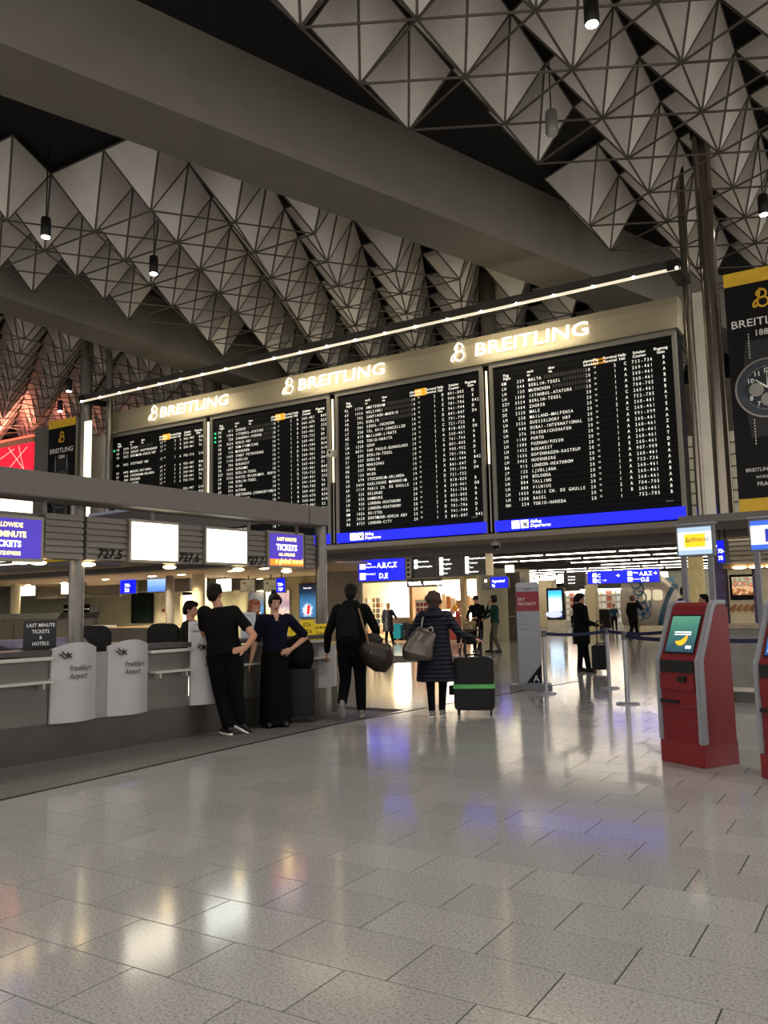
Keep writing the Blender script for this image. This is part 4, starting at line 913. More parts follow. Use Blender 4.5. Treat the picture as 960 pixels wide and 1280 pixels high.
# ------------------------------------------------------------------ the lit shop
SY = 31.5
sx0, sx1 = ony(448, 780, SY).x, ony(597, 780, SY).x
shop = thing('travel_shop', 'brightly lit travel goods shop with open front', 'shop', (sx0, SY, 0)); SWD = sx1-sx0
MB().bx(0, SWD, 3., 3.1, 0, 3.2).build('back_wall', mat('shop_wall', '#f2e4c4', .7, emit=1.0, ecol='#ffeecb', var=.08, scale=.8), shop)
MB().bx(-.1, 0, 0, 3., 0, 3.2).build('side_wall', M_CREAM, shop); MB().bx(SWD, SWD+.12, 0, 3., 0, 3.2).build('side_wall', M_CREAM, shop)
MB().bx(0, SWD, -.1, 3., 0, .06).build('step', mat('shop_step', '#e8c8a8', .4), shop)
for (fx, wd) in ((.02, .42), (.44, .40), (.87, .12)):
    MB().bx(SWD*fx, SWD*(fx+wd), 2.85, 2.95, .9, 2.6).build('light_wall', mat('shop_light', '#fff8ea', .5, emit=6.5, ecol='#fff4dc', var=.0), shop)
MB().bx(0, SWD, .0, .3, 2.62, 3.2).build('header', M_OLIVE, shop)
for k in range(6): MB().ell((SWD*(.1+.16*k), 1.2, 2.9), (.12, .12, .06), n=12, m=6).build('ceiling_spot', mat('shop_spot', '#fff6e0', .4, emit=16, ecol='#fff2d8', var=0), shop)
for k, (fx, zz) in enumerate(((.44, 1.35), (.44, 1.0))): MB().bx(SWD*.44, SWD*.84, 2.4, 2.85, zz, zz+.05).build('shelf', mat('shelf_cream', '#ecd8b0', .5), shop)
MB().bx(SWD*.41, SWD*.44, .4, 2.9, 0, 2.6).build('divider', mat('divider_tan', '#c8965c', .5), shop)
pal = ['#c8b090', '#e8dcc8', '#b07848', '#d8d0c8', '#8a6a50', '#e0b8a0']
for k in range(9):
    o = MB().bx(0, .2, 0, .22, 0, .38+.1*((k*3) % 4)).build('boxed_good', mat('good_%d' % (k % 6), pal[k % 6], .6)); o.location = (sx0+SWD*(.46+.042*k), SY+2.45, 1.4); tag(o, 'small boxed article on the upper shop shelf', 'box', 'goods on the upper shop shelf')
for (px, rows_n) in ((456, 5), (473, 5)):   # card racks
    p = ony(px, 785, SY+.8); t = thing('card_rack', 'tall postcard rack at the shop front', 'rack', (p.x, SY+.8, .06), 0, 'postcard racks')
    MB().cyl((0, 0, 0), (0, 0, 1.9), .025).build('pole', M_STEEL, t); MB().cyl((0, 0, 0), (0, 0, .05), .3, n=16).build('base', M_DARKMETAL, t)
    for r_ in range(7):
        for a in range(6):
            an = 2*pi*a/6; o = MB().bx(-.09, .09, -.01, .01, 0, .2).build('card', mat('card_%d' % ((r_*6+a) % 5), ['#c88a70', '#e8e0d0', '#7aa0a8', '#b8a890', '#d0c0b8'][(r_*6+a) % 5], .5), t, loc=(.22*cos(an), .22*sin(an), .25+r_*.24)); o.rotation_euler.z = an+pi/2
t = hang_sign(509, 724, 551, 733, SY-.15, mat('shop_sign_dark', '#4a4438', .5), 'glowing white shop sign reading Travel Boutique', [('TRAVEL  BOUTIQUE', .04, .22, .62, .06)], mat('shop_sign_glow', '#fff8e8', .4, emit=4, ecol='#fff6e0', var=0))
for (px, col, lab, sc) in ((497, '#22a8c8', 'turquoise suitcase on the shop step', 1.), (505, '#2c2a78', 'dark blue suitcase with white tag on the shop step', 1.05), (513, '#14141a', 'black suitcase on the shop step', 1.)):
    ys = SY+(.62 if px == 505 else .25); p = ony(px, 790, ys); t = thing('suitcase', lab, 'suitcase', (p.x, ys, .06), 0, 'suitcases on the shop step')
    MB().rbox((0, 0, .4*sc), (.46, .26, .64*sc), .06).build('shell', mat('case_'+col, col, .35), t, bevel=.015)
    for s in (-.16, .16): MB().cyl((s, -.1, .04), (s, .1, .04), .04, n=10).build('wheel', M_BLACK, t)
    MB().tube([(-.12, 0, .7*sc), (-.12, 0, .85*sc), (.12, 0, .85*sc), (.12, 0, .7*sc)], .012).build('handle', M_STEEL, t)
    if '2c2a' in col: MB().bx(-.02, .14, -.145, -.13, .12, .45).build('tag', wf, t)
p = ony(505, 785, SY+.9); t = thing('sales_table', 'pale sales box behind the suitcases', 'table', (p.x, SY+.9, .06)); MB().bx(-.6, .6, 0, .5, 0, .95).build('front', mat('box_pinkish', '#b89c8c', .6), t); MB().bx(-.65, .65, -.05, .55, .95, 1.).build('top', mat('shelf_cream', '#ecd8b0'), t)
p = ony(528, 785, SY+.2); t = thing('display_frame', 'white framed display board of red goods', 'display', (p.x, SY+.2, .06))
MB().bx(-.32, .32, 0, .06, .9, 1.75).build('frame', mat('frame_pale', '#e4dccc', .5), t)
for i in range(3):
    for j in range(3): MB().bx(-.26+i*.19, -.12+i*.19, -.02, 0, 1.0+j*.23, 1.16+j*.23).build('item', mat('item_red', '#8a2c34', .5), t)
MB().bx(-.28, -.22, 0, .06, 0, .9).bx(.22, .28, 0, .06, 0, .9).build('legs', M_BLACK, t)
p = ony(572, 785, SY+.6); t = thing('gift_display', 'stand of red and yellow gift packets behind the woman in the puffer coat', 'display', (p.x, SY+.6, .06))
MB().bx(-.5, .4, 0, .4, 0, 1.0).build('plinth', mat('gift_plinth', '#9a4038', .5), t)
for k in range(7): MB().ell((-.4+.13*k, .1, 1.1+.12*(k % 3)), (.13, .1, .15), n=10, m=7).build('packet', mat('packet_%d' % (k % 3), ['#d84a50', '#e8b8b0', '#e8b020'][k % 3], .5), t, smooth=True)
# lit doorway wall right of the shop with service doors
wall('wall_service', 592, 662, 36, mat('service_wall', '#a59c8a', .7), 3.2)
structure(plate('door_4', RC(601, 737, 611, 788, 35.9), 35.9, mat('service_door', '#b9b0a0', .6), .08)); structure(plate('door_5', RC(625, 735, 641, 788, 35.9), 35.9, mat('service_door2', '#8f877a', .6), .08))
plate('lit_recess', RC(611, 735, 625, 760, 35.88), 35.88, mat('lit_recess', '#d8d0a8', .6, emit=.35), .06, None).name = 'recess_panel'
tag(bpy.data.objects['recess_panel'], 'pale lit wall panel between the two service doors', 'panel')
t = tag(plate('tan_pillar', RC(575.5, 720, 581, 800, SY-.2), SY-.2, mat('tan_pillar', '#b8a07c', .6), .3), 'slim tan pillar at the end of the shop', 'pillar')
t = thing('steel_unit', 'dark steel service unit beside the Sky Priority column', 'cabinet', (ony(636, 780, 33).x, 33, 0)); w = ony(652, 780, 33).x-ony(636, 780, 33).x; MB().bx(0, w, 0, .6, 0, 2.9).build('body', mat('steel_unit', '#4c443c', .35, .6, var=.4, scale=2), t); MB().bx(.05, w-.05, -.02, 0, 1., 1.04).build('rail', M_STEEL, t)

# ------------------------------------------------------------------ far hall on the right: ad column, pillars, stands, aircraft front
t = thing('digital_ad_column', 'free standing digital ad screen showing blue sky and a car', 'screen', (ony(695, 775, 46).x, 46, 0))
x0, x1, z0, z1 = RC(684.5, 734.5, 706, 767.5, 46); cx_ = (x0+x1)/2; w = x1-x0; bx0 = ony(695, 775, 46).x; z0 = .62
MB().bx(-w/2, w/2, 0, .4, 0, z0-.02).build('plinth', mat('ad_plinth', '#d0c8b8', .5), t); MB().rbox((0, .15, (z0+2.45)/2), (w, .3, 2.45-z0), .05).build('case', M_SBLACK, t)
s = MB().bx(-w/2+.12, w/2-.12, -.02, 0, z0+.12, 2.3).build('screen', grad_screen('ad_sky', [(0, '#2a3a66'), (.22, '#30446e'), (.27, '#e8f4ff'), (.6, '#c8ecff'), (.85, '#28a8e8'), (1, '#1888d8')], 1.6), t)
mb = MB(); mb.ell((-.1, -.03, z0+.32), (.5, .012, .2)); mb.build('car_picture', mat('car_pic', '#c8d0e8', .4, emit=.7), s)
for (px, wpx, Y, h, m, lab) in ((683, 18, 52, 3.2, M_COLC, 'cream square pillar behind the digital ad screen'), (739, 13, 44, 3.2, M_COLC, 'cream square pillar behind the blue C sign'), (793, 24, 42, 3.2, mat('pillar_pale', '#c9c0ac', .6), 'pale wide pillar between the C sign and the aircraft front'), (856, 18, 62, 3.2, mat('pillar_white', '#d8d4c8', .6), 'white pillar behind the aircraft front')):
    x = ony(px, 775, Y).x; w = wpx*Y/F_PX*1.02; t = tag(MB().bx(-w/2, w/2, 0, w, 0, h).build('square_pillar', m, loc=(x, Y, 0), bevel=.02), lab, 'pillar')
def book_stand(px, Y, label):
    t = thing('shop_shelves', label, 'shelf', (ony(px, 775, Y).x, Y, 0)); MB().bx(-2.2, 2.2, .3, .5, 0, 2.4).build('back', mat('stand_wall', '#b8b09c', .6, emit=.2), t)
    for k in range(5):
        MB().bx(-2.2, 2.2, 0, .3, .35+.42*k, .4+.42*k).build('shelf', mat('stand_shelf', '#d8d0c0', .5), t)
        for j in range(14): MB().bx(-2.1+j*.3, -1.88+j*.3, .05, .2, .4+.42*k, .68+.42*k).build('magazine', mat('mag_%d' % ((k*14+j*3) % 7), ['#d8e0e8', '#a85040', '#e0d8c0', '#587898', '#c8b8a8', '#eeeae0', '#404858'][(k*14+j*3) % 7], .5, emit=.15), t)
    MB().bx(-2.3, 2.3, -.1, .5, 2.4, 2.75).build('fascia', mat('stand_dark', '#3c3830', .6), t); MB().bx(-2.2, 2.2, -.05, .0, 2.3, 2.38).build('light_strip', M_TUBE, t)
book_stand(772, 50, 'lit magazine shelves between the two pillars'); book_stand(724, 56, 'lit magazine shelves behind the woman in the black coat')
t = thing('waiting_desk', 'dark far counter with seated travellers area behind the ad screen', 'desk', (ony(672, 778, 54).x, 54, 0)); MB().bx(-1.2, 1.2, 0, .6, .1, 1.).build('front', mat('stand_dark', '#3c3830'), t); MB().bx(-1.3, 1.3, -.05, .65, 1., 1.05).build('top', M_CEDGE, t); MB().bx(-1.1, 1.1, .05, .55, 0, .1).build('plinth', M_BLACK, t)
for (px, Y, lab) in ((755, 47, 'black shoulder height bag stand near the far pillar'), (790, 46.5, 'black upright case beside the pale wide pillar')):
    t = thing('upright_case', lab, 'case', (ony(px, 776, Y).x, Y, 0)); MB().rbox((0, 0, .62), (.75, .4, 1.1), .08).build('shell', M_BLACK, t, bevel=.02); MB().cyl((-.2, -.15, .04), (-.2, .15, .04), .05).cyl((.2, -.15, .04), (.2, .15, .04), .05).build('wheels', M_DARKMETAL, t)
# aircraft front exhibit
AY = 40.; ax = ony(800, 775, AY).x; bx_ = ony(852, 760, AY).x; L_ = bx_-ax
ac = thing('aircraft_front', 'silver aircraft front exhibit with swirling blue ornament and cockpit windows', 'aircraft exhibit', (ax, AY, 0))
M_SIL = mat('aircraft_silver', '#b5aa9c', .35, .3, var=.05)
rings = []
for k, (fx, zc, ry, rz) in enumerate(((-.35, 1.75, .7, 1.3), (.0, 1.7, .8, 1.36), (.35, 1.55, .8, 1.3), (.62, 1.35, .72, 1.08), (.82, 1.2, .55, .8), (.95, 1.15, .34, .46), (1.0, 1.15, .1, .14))):
    rings.append(((fx*L_, 0, zc), rz, ry))
MB().loft(rings, n=28, side=(0, 0, 1)).build('fuselage', M_SIL, ac, smooth=True)
for (a0, a1) in ((804, 813.5), (816, 828)):
    x0, x1, z0, z1 = RC(a0, 737, a1, 750.5, AY-.8); MB().rbox(((x0+x1)/2-ax, -.80, (z0+z1)/2), (x1-x0, .08, z1-z0), .12).build('cockpit_window', mat('cockpit_cream', '#e8dcb8', .4, emit=.35), ac)
mb = MB()
def swirl(px, py, r, a0, a1, w_=.05):
    c_ = ony(px, py, AY-.9); n_ = 14
    for k in range(n_):
        g, h_ = [radians(a0+(a1-a0)*(k+q_)/n_) for q_ in (0, 1)]; r0, r1 = [r*(.35+.65*(k+q_)/n_) for q_ in (0, 1)]
        P = lambda an, rr: (c_.x-ax+rr*cos(an), -.86, c_.z+rr*sin(an))
        mb.quad(P(g, r0-w_/2), P(g, r0+w_/2), P(h_, r1+w_/2), P(h_, r1-w_/2))
for k_, (u_, v_, r_) in enumerate(((806, 756, .28), (801, 762, .32), (806, 768, .26), (798, 770, .3), (800, 748, .34), (796, 738, .4), (793, 730, .4))): swirl(u_, v_, r_, 40+k_*25, 400+k_*15, .07)
mb.build('ornament', mat('ornament_blue', '#2a5a80', .4), ac)
for fx in (.66, .72): MB().loft([((fx*L_-.04, 0, 1.32), 1.08, .74), ((fx*L_+.04, 0, 1.29), 1.05, .72)], n=28, side=(0, 0, 1)).build('stripe', mat('stripe_blue', '#31586c', .4), ac, smooth=True)
MB().bx(.05*L_, .8*L_, -.4, .4, 0, .42).build('cradle', mat('cradle_cream', '#d8ccb0', .6), ac)
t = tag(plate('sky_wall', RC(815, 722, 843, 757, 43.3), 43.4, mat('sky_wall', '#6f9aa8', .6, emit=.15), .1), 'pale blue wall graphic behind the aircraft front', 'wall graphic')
wall('wall_hall_right', 838, 900, 45, mat('white_wall', '#cfc9b8', .7, emit=.05), 3.2)
# ------------------------------------------------------------------ right side: kiosks, hanging monitors, barrier posts, airline column
M_KRED = mat('kiosk_red', '#761a1f', .38, .1, var=.06, scale=3)
M_KGREY = mat('kiosk_grey', '#8f9096', .4, .2, var=.03)
M_KDARK = mat('kiosk_slot', '#0e0e10', .4)
prof = [(-.21, .16), (-.21, .93), (-.185, .97), (.005, 1.42), (.04, 1.45), (.17, 1.45), (.21, 1.40), (.23, .16)]
def kiosk(loc, rz, label, scr_m, pic):
    t = thing('check_in_kiosk', label, 'kiosk', loc, rz, 'red check-in kiosks')
    MB().bx(-.25, .25, -.215, .235, 0, .2).build('base', mat('kiosk_base', '#781b20', .4), t, bevel=.006)
    MB().prism(prof, 0, -.205, .205).build('body', M_KRED, t, bevel=.004)
    for s in (-1, 1):   # grey edging that follows the front profile
        pts = [(-.225, .2), (-.225, .935), (-.195, .985), (-.01, 1.435), (.035, 1.47), (.19, 1.47), (.19, 1.43), (.06, 1.43), (.02, 1.36), (-.13, .97), (-.145, .93), (-.145, .2)]
        MB().prism(pts, 0, s*.205, s*.255).build('side_trim', M_KGREY, t, bevel=.008)
        MB().prism([(-.145, .2), (-.145, .93), (-.13, .97), (.02, 1.36), (.06, 1.43), (.19, 1.43), (.225, 1.38), (.235, .2)], 0, s*.206, s*.235).build('side_panel', M_KRED, t)
    sl = Matrix.Rotation(-atan2(.19, .45), 3, 'X')   # leaning screen plane
    def onface(z0, z1, x0, x1, m, nm, off=.012, par=t):
        y = lambda z: -.185+(z-.97)*(.19/.45); nv = Vector((0, -.45, .19)).normalized()*off
        a, b, c, d = [Vector((x, y(z), z))+nv for x, z in ((x0, z0), (x1, z0), (x1, z1), (x0, z1))]
        e = [q-nv*1.2 for q in (a, b, c, d)]
        return MB().add([a, b, c, d]+e, [(0, 1, 2, 3), (0, 4, 5, 1), (1, 5, 6, 2), (2, 6, 7, 3), (3, 7, 4, 0)]).build(nm, m, par)
    onface(.985, 1.335, -.175, .175, M_KDARK, 'screen_bezel', .008)
    s = onface(1.0, 1.32, -.16, .16, scr_m, 'screen', .012)
    if pic == 'orange':
        y = lambda z: -.185+(z-.97)*(.19/.45); nv = Vector((0, -.45, .19)).normalized()*.014
        mb = MB(); a = []; n = 12
        for i in range(n+1): q = radians(205+i*15); a.append((.07*cos(q), 1.125+.07*sin(q)))
        for i in range(1, 6): q = i/6; a.append((.07*cos(radians(385))*(1-q)+.07*cos(radians(205))*q, 1.125+.07*sin(radians(385))*(1-q)+.07*sin(radians(205))*q-.022*sin(pi*q)))
        mb.add([Vector((x, y(z), z))+nv for x, z in a], [tuple(range(len(a)))]); mb.build('orange_slice', mat('slice_orange', '#ff9820', .4, emit=1.3, ecol='#ff9418', var=0), s)
        mb = MB()
        for z in (1.17, 1.15, 1.03):
            x0, x1 = ((-.09, .10) if z > 1.1 else (.07, .13)); h = .008 if z > 1.1 else .025
            mb.add([Vector((x, y(q), q))+nv for x, q in ((x0, z), (x1, z), (x1, z+h), (x0, z+h))], [(0, 1, 2, 3)])
        mb.build('screen_text', M_WT, s)
    else:
        y = lambda z: -.185+(z-.97)*(.19/.45); nv = Vector((0, -.45, .19)).normalized()*.014
        mb = MB(); mb.add([Vector((-.1+.035*cos(2*pi*k/20), y(1.04+.035*sin(2*pi*k/20)), 1.04+.035*sin(2*pi*k/20)))+nv for k in range(20)], [tuple(range(20))])
        mb.add([Vector((x, y(z), z))+nv for x, z in ((-.06, 1.16), (.14, 1.16), (.14, 1.24), (-.06, 1.24))], [(0, 1, 2, 3)]); mb.build('screen_icons', M_WT, s)
    MB().bx(-.19, .19, -.222, -.19, .82, .93).build('printer_slot', M_KDARK, t)
    MB().bx(-.2, .2, -.23, -.2, .66, .80).build('reader_panel', M_KRED, t, bevel=.005); MB().bx(.02, .12, -.25, -.22, .74, .79).build('card_reader', M_KDARK, t, bevel=.004)
    MB().bx(-.205, .0, -.235, -.2, .54, .57).build('passport_slot', M_KDARK, t)
    MB().bx(-.2, .2, -.213, -.208, .498, .502).build('seam', M_KDARK, t); MB().cyl((.1, -.216, .37), (.1, -.205, .37), .008, n=10).build('lock', M_STEEL, t)
    return t
KR = radians(-30)
kiosk((-1.68, 8.12, 0), KR, 'red check-in kiosk with an orange slice on its screen', grad_screen('kiosk_teal', [(0, '#2c4a5c'), (.5, '#3a7068'), (1, '#5a9a80')], .8, 2, noise=.3), 'orange')
kiosk((-.77, 7.68, 0), KR, 'red check-in kiosk with a blue seaside picture on its screen', grad_screen('kiosk_sea', [(0, '#1c3c80'), (.45, '#3a70b8'), (.55, '#e0ecf4'), (1, '#38a0e8')], 1.0, 2), 'sea')
# overhead monitors on twin posts behind the kiosks
def post_monitor(px0, px1, py0, py1, Y, label, lines, lblue):
    x0, x1, z0, z1 = RC(px0, py0, px1, py1, Y); w, h = x1-x0, z1-z0; rz = radians(-6)
    t = thing('desk_monitor', label, 'monitor', ((x0+x1)/2, Y, 0), rz)
    MB().bx(-w/2-.03, w/2+.03, 0, .12, z0-.03, z1+.04).build('housing', mat('monitor_grey', '#6f7076', .45, .3), t, bevel=.008); MB().bx(-w/2-.04, w/2+.05, -.02, .14, z1+.04, z1+.06).build('cap', M_KGREY, t)
    s = MB().bx(-w/2, w/2, -.01, 0, z0, z1).build('screen', grad_screen('screen_'+lblue, [(0, lblue), (.16, lblue), (.17, '#f2f8f0'), (.83, '#f2f8f0'), (.84, lblue), (1, lblue)], .95), t)
    c, txt, col = lines; o = MB().bx(c[0]*w, c[1]*w, -.014, -.01, z0+c[2]*h, z0+c[3]*h).build('logo_field', mat('logo_'+col, col, .4, emit=.9, var=0), s)
    mb = MB()
    if txt[1]: put_text(mb, txt[0], (c[0]+c[1])/2*w+.04, z0+.48*h, .085, -.018, .004); ring(mb, (c[0]+.10)*w, z0+.52*h, .022, .028, -.018, 20); mb.build('lettering', mat('logo_blue_ink', '#1c2c60', .5), o)
    for s_ in (-1, 1): MB().bx(s_*w*.40-.035, s_*w*.40+.035, .02, .1, 0, z0-.03).build('post', mat('monitor_grey', '#6f7076'), t)
    return t
post_monitor(847, 890, 659, 693, 12.7, 'overhead monitor with a yellow Lufthansa logo on twin grey posts', ((-.30, .32, .27, .75), ('Lufthansa', True), '#f4b818'), '#a8c0d8')
post_monitor(938, 985, 650, 686, 12.7, 'overhead monitor with blue bands and a blue logo field', ((-.1, .4, .25, .7), ('', False), '#1a2a98'), '#2860d8')
# grey airline counter behind the kiosks
gc = thing('airline_counter', 'grey airline counter with pale kick strip behind the kiosks', 'counter', (-3.0, 13.1, 0), radians(-4))
MB().bx(.55, 4.5, 0, .08, .22, 1.06).build('front_panel', mat('airline_grey', '#8d8a84', .5), gc); MB().bx(.5, 4.5, -.04, .7, 1.06, 1.12).build('top', mat('airline_top', '#a8947c', .5), gc)
MB().bx(.55, 4.5, -.02, .1, .16, .22).build('kick_strip', mat('kick_pale', '#d8d0c0', .5), gc); MB().bx(.58, 4.5, .02, .5, 0, .16).build('plinth', M_CDARK, gc)
MB().bx(.55, 4.5, .6, .68, .1, 1.06).build('rear_panel', MATS['airline_grey'], gc)
# barrier posts with belts
M_BELT = mat('belt_navy', '#10163c', .7, bump=.1, bscale=100); M_POST = mat('post_silver', '#a9a9ad', .3, .6)
def barrier(x, y, label, to=None):
    t = thing('barrier_post', label, 'barrier post', (x, y, 0), 0, 'belt barrier posts')
    MB().lathe([(.0, .0), (.17, .0), (.17, .012), (.15, .022), (.04, .03)], n=24).build('base', M_POST, t, smooth=True)
    MB().cyl((0, 0, .02), (0, 0, .95), .034, n=16).build('shaft', M_POST, t, smooth=True)
    MB().cyl((0, 0, .93), (0, 0, 1.04), .042, n=16).build('belt_head', mat('belt_head', '#55565c', .4), t, smooth=True)
    if to:
        d = Vector((to[0]-x, to[1]-y, 0)); n_ = Vector((-d.y, d.x, 0)).normalized()*.002; mb = MB(); N = 10; vs = []
        for i in range(N+1):
            s = i/N; p = d*(.02+.96*s); sag = -.035*4*s*(1-s); vs += [p+n_+Vector((0, 0, .955+sag)), p+n_+Vector((0, 0, 1.01+sag)), p-n_+Vector((0, 0, .955+sag)), p-n_+Vector((0, 0, 1.01+sag))]
        fs = []
        for i in range(N): a = 4*i; fs += [(a, a+4, a+5, a+1), (a+2, a+3, a+7, a+6), (a+1, a+5, a+7, a+3), (a, a+2, a+6, a+4)]
        mb.add(vs, fs); mb.build('belt', M_BELT, t)
A_p, B_p, C_p, D_p, E_p, G_p = (-5.1, 13.25), (-4.42, 14.5), (-3.5, 12.33), (-3.27, 13.85), (-2.42, 12.72), (-2.35, 11.55)
barrier(*A_p, 'silver belt barrier post beside the Sky Priority column', B_p); barrier(*B_p, 'silver belt barrier post beside the small black wheeled case', D_p)
barrier(*C_p, 'silver belt barrier post standing alone before the aircraft exhibit', G_p); barrier(*D_p, 'silver belt barrier post just behind the kiosk with the orange slice', E_p); barrier(*E_p, 'silver belt barrier post at the airline counter'); barrier(*G_p, 'silver belt barrier post hidden behind the kiosk with the orange slice', (-1.2, 11.5))
# airline column
sp_ = onz(664, 862); rzs = atan2(-sp_.x, sp_.y)*.92
t = thing('airline_column', 'grey Sky Priority column with red panel and dark triangle mark', 'sign column', (sp_.x, sp_.y, 0), rzs)
MB().bx(-.36, .36, -.2, .2, 0, .10).build('base', mat('tower_base', '#6e6f74', .4, .3), t, bevel=.01)
mb = MB(); mb.add([(-.2, -.06, .1), (.2, -.06, .1), (.2, .06, .1), (-.2, .06, .1), (-.2, -.06, 1.78), (.2, -.06, 1.78), (.2, .06, 1.78), (-.2, .06, 1.78)], [(0, 3, 2, 1), (4, 5, 6, 7), (0, 1, 5, 4), (1, 2, 6, 5), (2, 3, 7, 6), (3, 0, 4, 7)]); mb.build('panel', mat('tower_grey', '#8d9098', .4, .2, var=.04), t, bevel=.006)
MB().prism([(-.2, 1.78), (.2, 1.78), (.2, 1.83), (.17, 1.86), (-.17, 1.86), (-.2, 1.83)], 1, -.06, .06).build('cap', mat('tower_cap', '#a4a5aa', .4), t)
rp = MB().bx(-.195, .195, -.068, -.06, 1.36, 1.70).build('red_panel', mat('tower_red', '#86202c', .5), t); mb = MB(); put_text(mb, 'SKY', -.17, 1.54, .075, -.071, .003, 'LEFT'); put_text(mb, 'PRIORITY', -.17, 1.46, .075, -.071, .003, 'LEFT'); mb.build('lettering', mat('tower_text', '#d8d4d4', .5), rp)
mb = MB(); put_text(mb, 'Alitalia', 0, 1.73, .05, -.065, .003); [put_text(mb, s_, -.16, z_, .028, -.065, .001, 'LEFT') for s_, z_ in (('Check-in', 1.28), ('Business', 1.2), ('Economy Class', 1.12), ('Boarding pass', 1.04))]; mb.build('small_print', mat('tower_ink', '#3c4048', .5), t)
mb = MB().add([(-.07, -.066, .12), (.19, -.066, .12), (.19, -.066, .44)], [(0, 1, 2)]); mb.build('triangle_mark', M_SBLACK, t); mb = MB(); put_text(mb, 'A', .1, .14, .16, -.07, .0); mb.build('triangle_letter', mat('tower_text', '#d8d4d4'), t)

# right background behind the kiosks
RY = 20.6
t = thing('check_in_bulkhead', 'grey louvred bulkhead above the restaurant picture', 'bulkhead', (ony(903, 690, RY).x, RY, ony(920, 706, RY).z)); w = 3.2
pr = []; H_ = .75
for i in range(7): pr += [(0, i*H_/7), (-.03, i*H_/7+.01), (-.03, (i+.75)*H_/7), (0, (i+.8)*H_/7)]
MB().prism(pr+[(0, H_), (.4, H_), (.4, 0)], 0, 0, w).build('louvre_panel', MATS['louvre_grey'], t)
MB().bx(0, w, .0, .9, -.08, -.01).build('soffit', mat('soffit_tan', '#b08c64', .7), t)
for k in range(3): MB().ell((.35+.35*k, -.02, -.07), (.16, .1, .03), n=14, m=6).build('downlight', MATS['down_lens'], t)
t = hang_sign(896.5, 676, 906, 703, 18.4, M_BLUE, 'slanted blue sign with white numbers beside the yellow logo monitor', [('72-', .1, .45, .24, .05), ('75', .1, .12, .24, .05)], M_SWHITE, ztop=3.05)
t.rotation_euler.z = radians(-25)
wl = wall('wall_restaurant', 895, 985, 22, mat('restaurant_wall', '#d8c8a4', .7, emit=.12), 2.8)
for (a, b, nm) in ((898, 911, 'purple tiled column beside the cream wall'), (944, 953, 'purple tiled column next to the restaurant picture')):
    x0, x1 = ony(a, 740, 21.9).x, ony(b, 740, 21.9).x; t = thing('tiled_column', nm, 'column', (x0, 21.6, 0)); w = x1-x0
    MB().bx(0, w, 0, .3, 0, 2.75).build('core', mat('tile_grout', '#4a4258', .7), t)
    for r_ in range(24):
        for k in range(2):
            o_ = (w/4 if r_ % 2 else 0); x_a = max(0, k*w/2-o_+.008); x_b = min(w, (k+1)*w/2-o_-.008)
            MB().bx(x_a, x_b, -.012, 0, .02+r_*.112, .115+r_*.112).build('brick', mat('tile_purple', '#54467a', .4, var=.2), t)
t = thing('food_picture', 'black framed picture of food on the cream restaurant wall', 'picture', (ony(929, 735, 21.8).x, 21.8, 0)); x0, x1, z0, z1 = RC(911, 718, 945, 750, 21.8); w = x1-x0
MB().bx(-w/2, w/2, 0, .1, z0, z1).build('frame', M_SBLACK, t, bevel=.01); MB().bx(-w/2+.06, w/2-.06, -.01, 0, z0+.12, z1-.06).build('print', grad_screen('food', [(0, '#7a3a20'), (.3, '#e0a060'), (.45, '#f0d8a8'), (.6, '#c85038'), (.8, '#88a080'), (1, '#d8b890')], .75, noise=1.6), t)
t = thing('wave_ornament', 'row of brown wave ornaments below the food picture', 'ornament', (ony(912, 765, 21.85).x, 21.85, ony(930, 764, 21.85).z))
for k in range(6): MB().loft([((.05+.14*k, 0, 0), .06, .02), ((.1+.14*k, 0, .1), .05, .02), ((.17+.14*k, 0, .16), .02, .015)], n=10).build('wave', mat('wave_brown', '#c08858', .5), t, smooth=True)
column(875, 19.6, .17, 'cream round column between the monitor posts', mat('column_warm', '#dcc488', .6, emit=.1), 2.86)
tag(plate('phone_strip', (ony(889, 745, 21).x, ony(893, 745, 21).x, 0, 2.4), 21, M_CREAM, .1), 'narrow cream wall strip with fixtures beside the round column', 'wall strip')
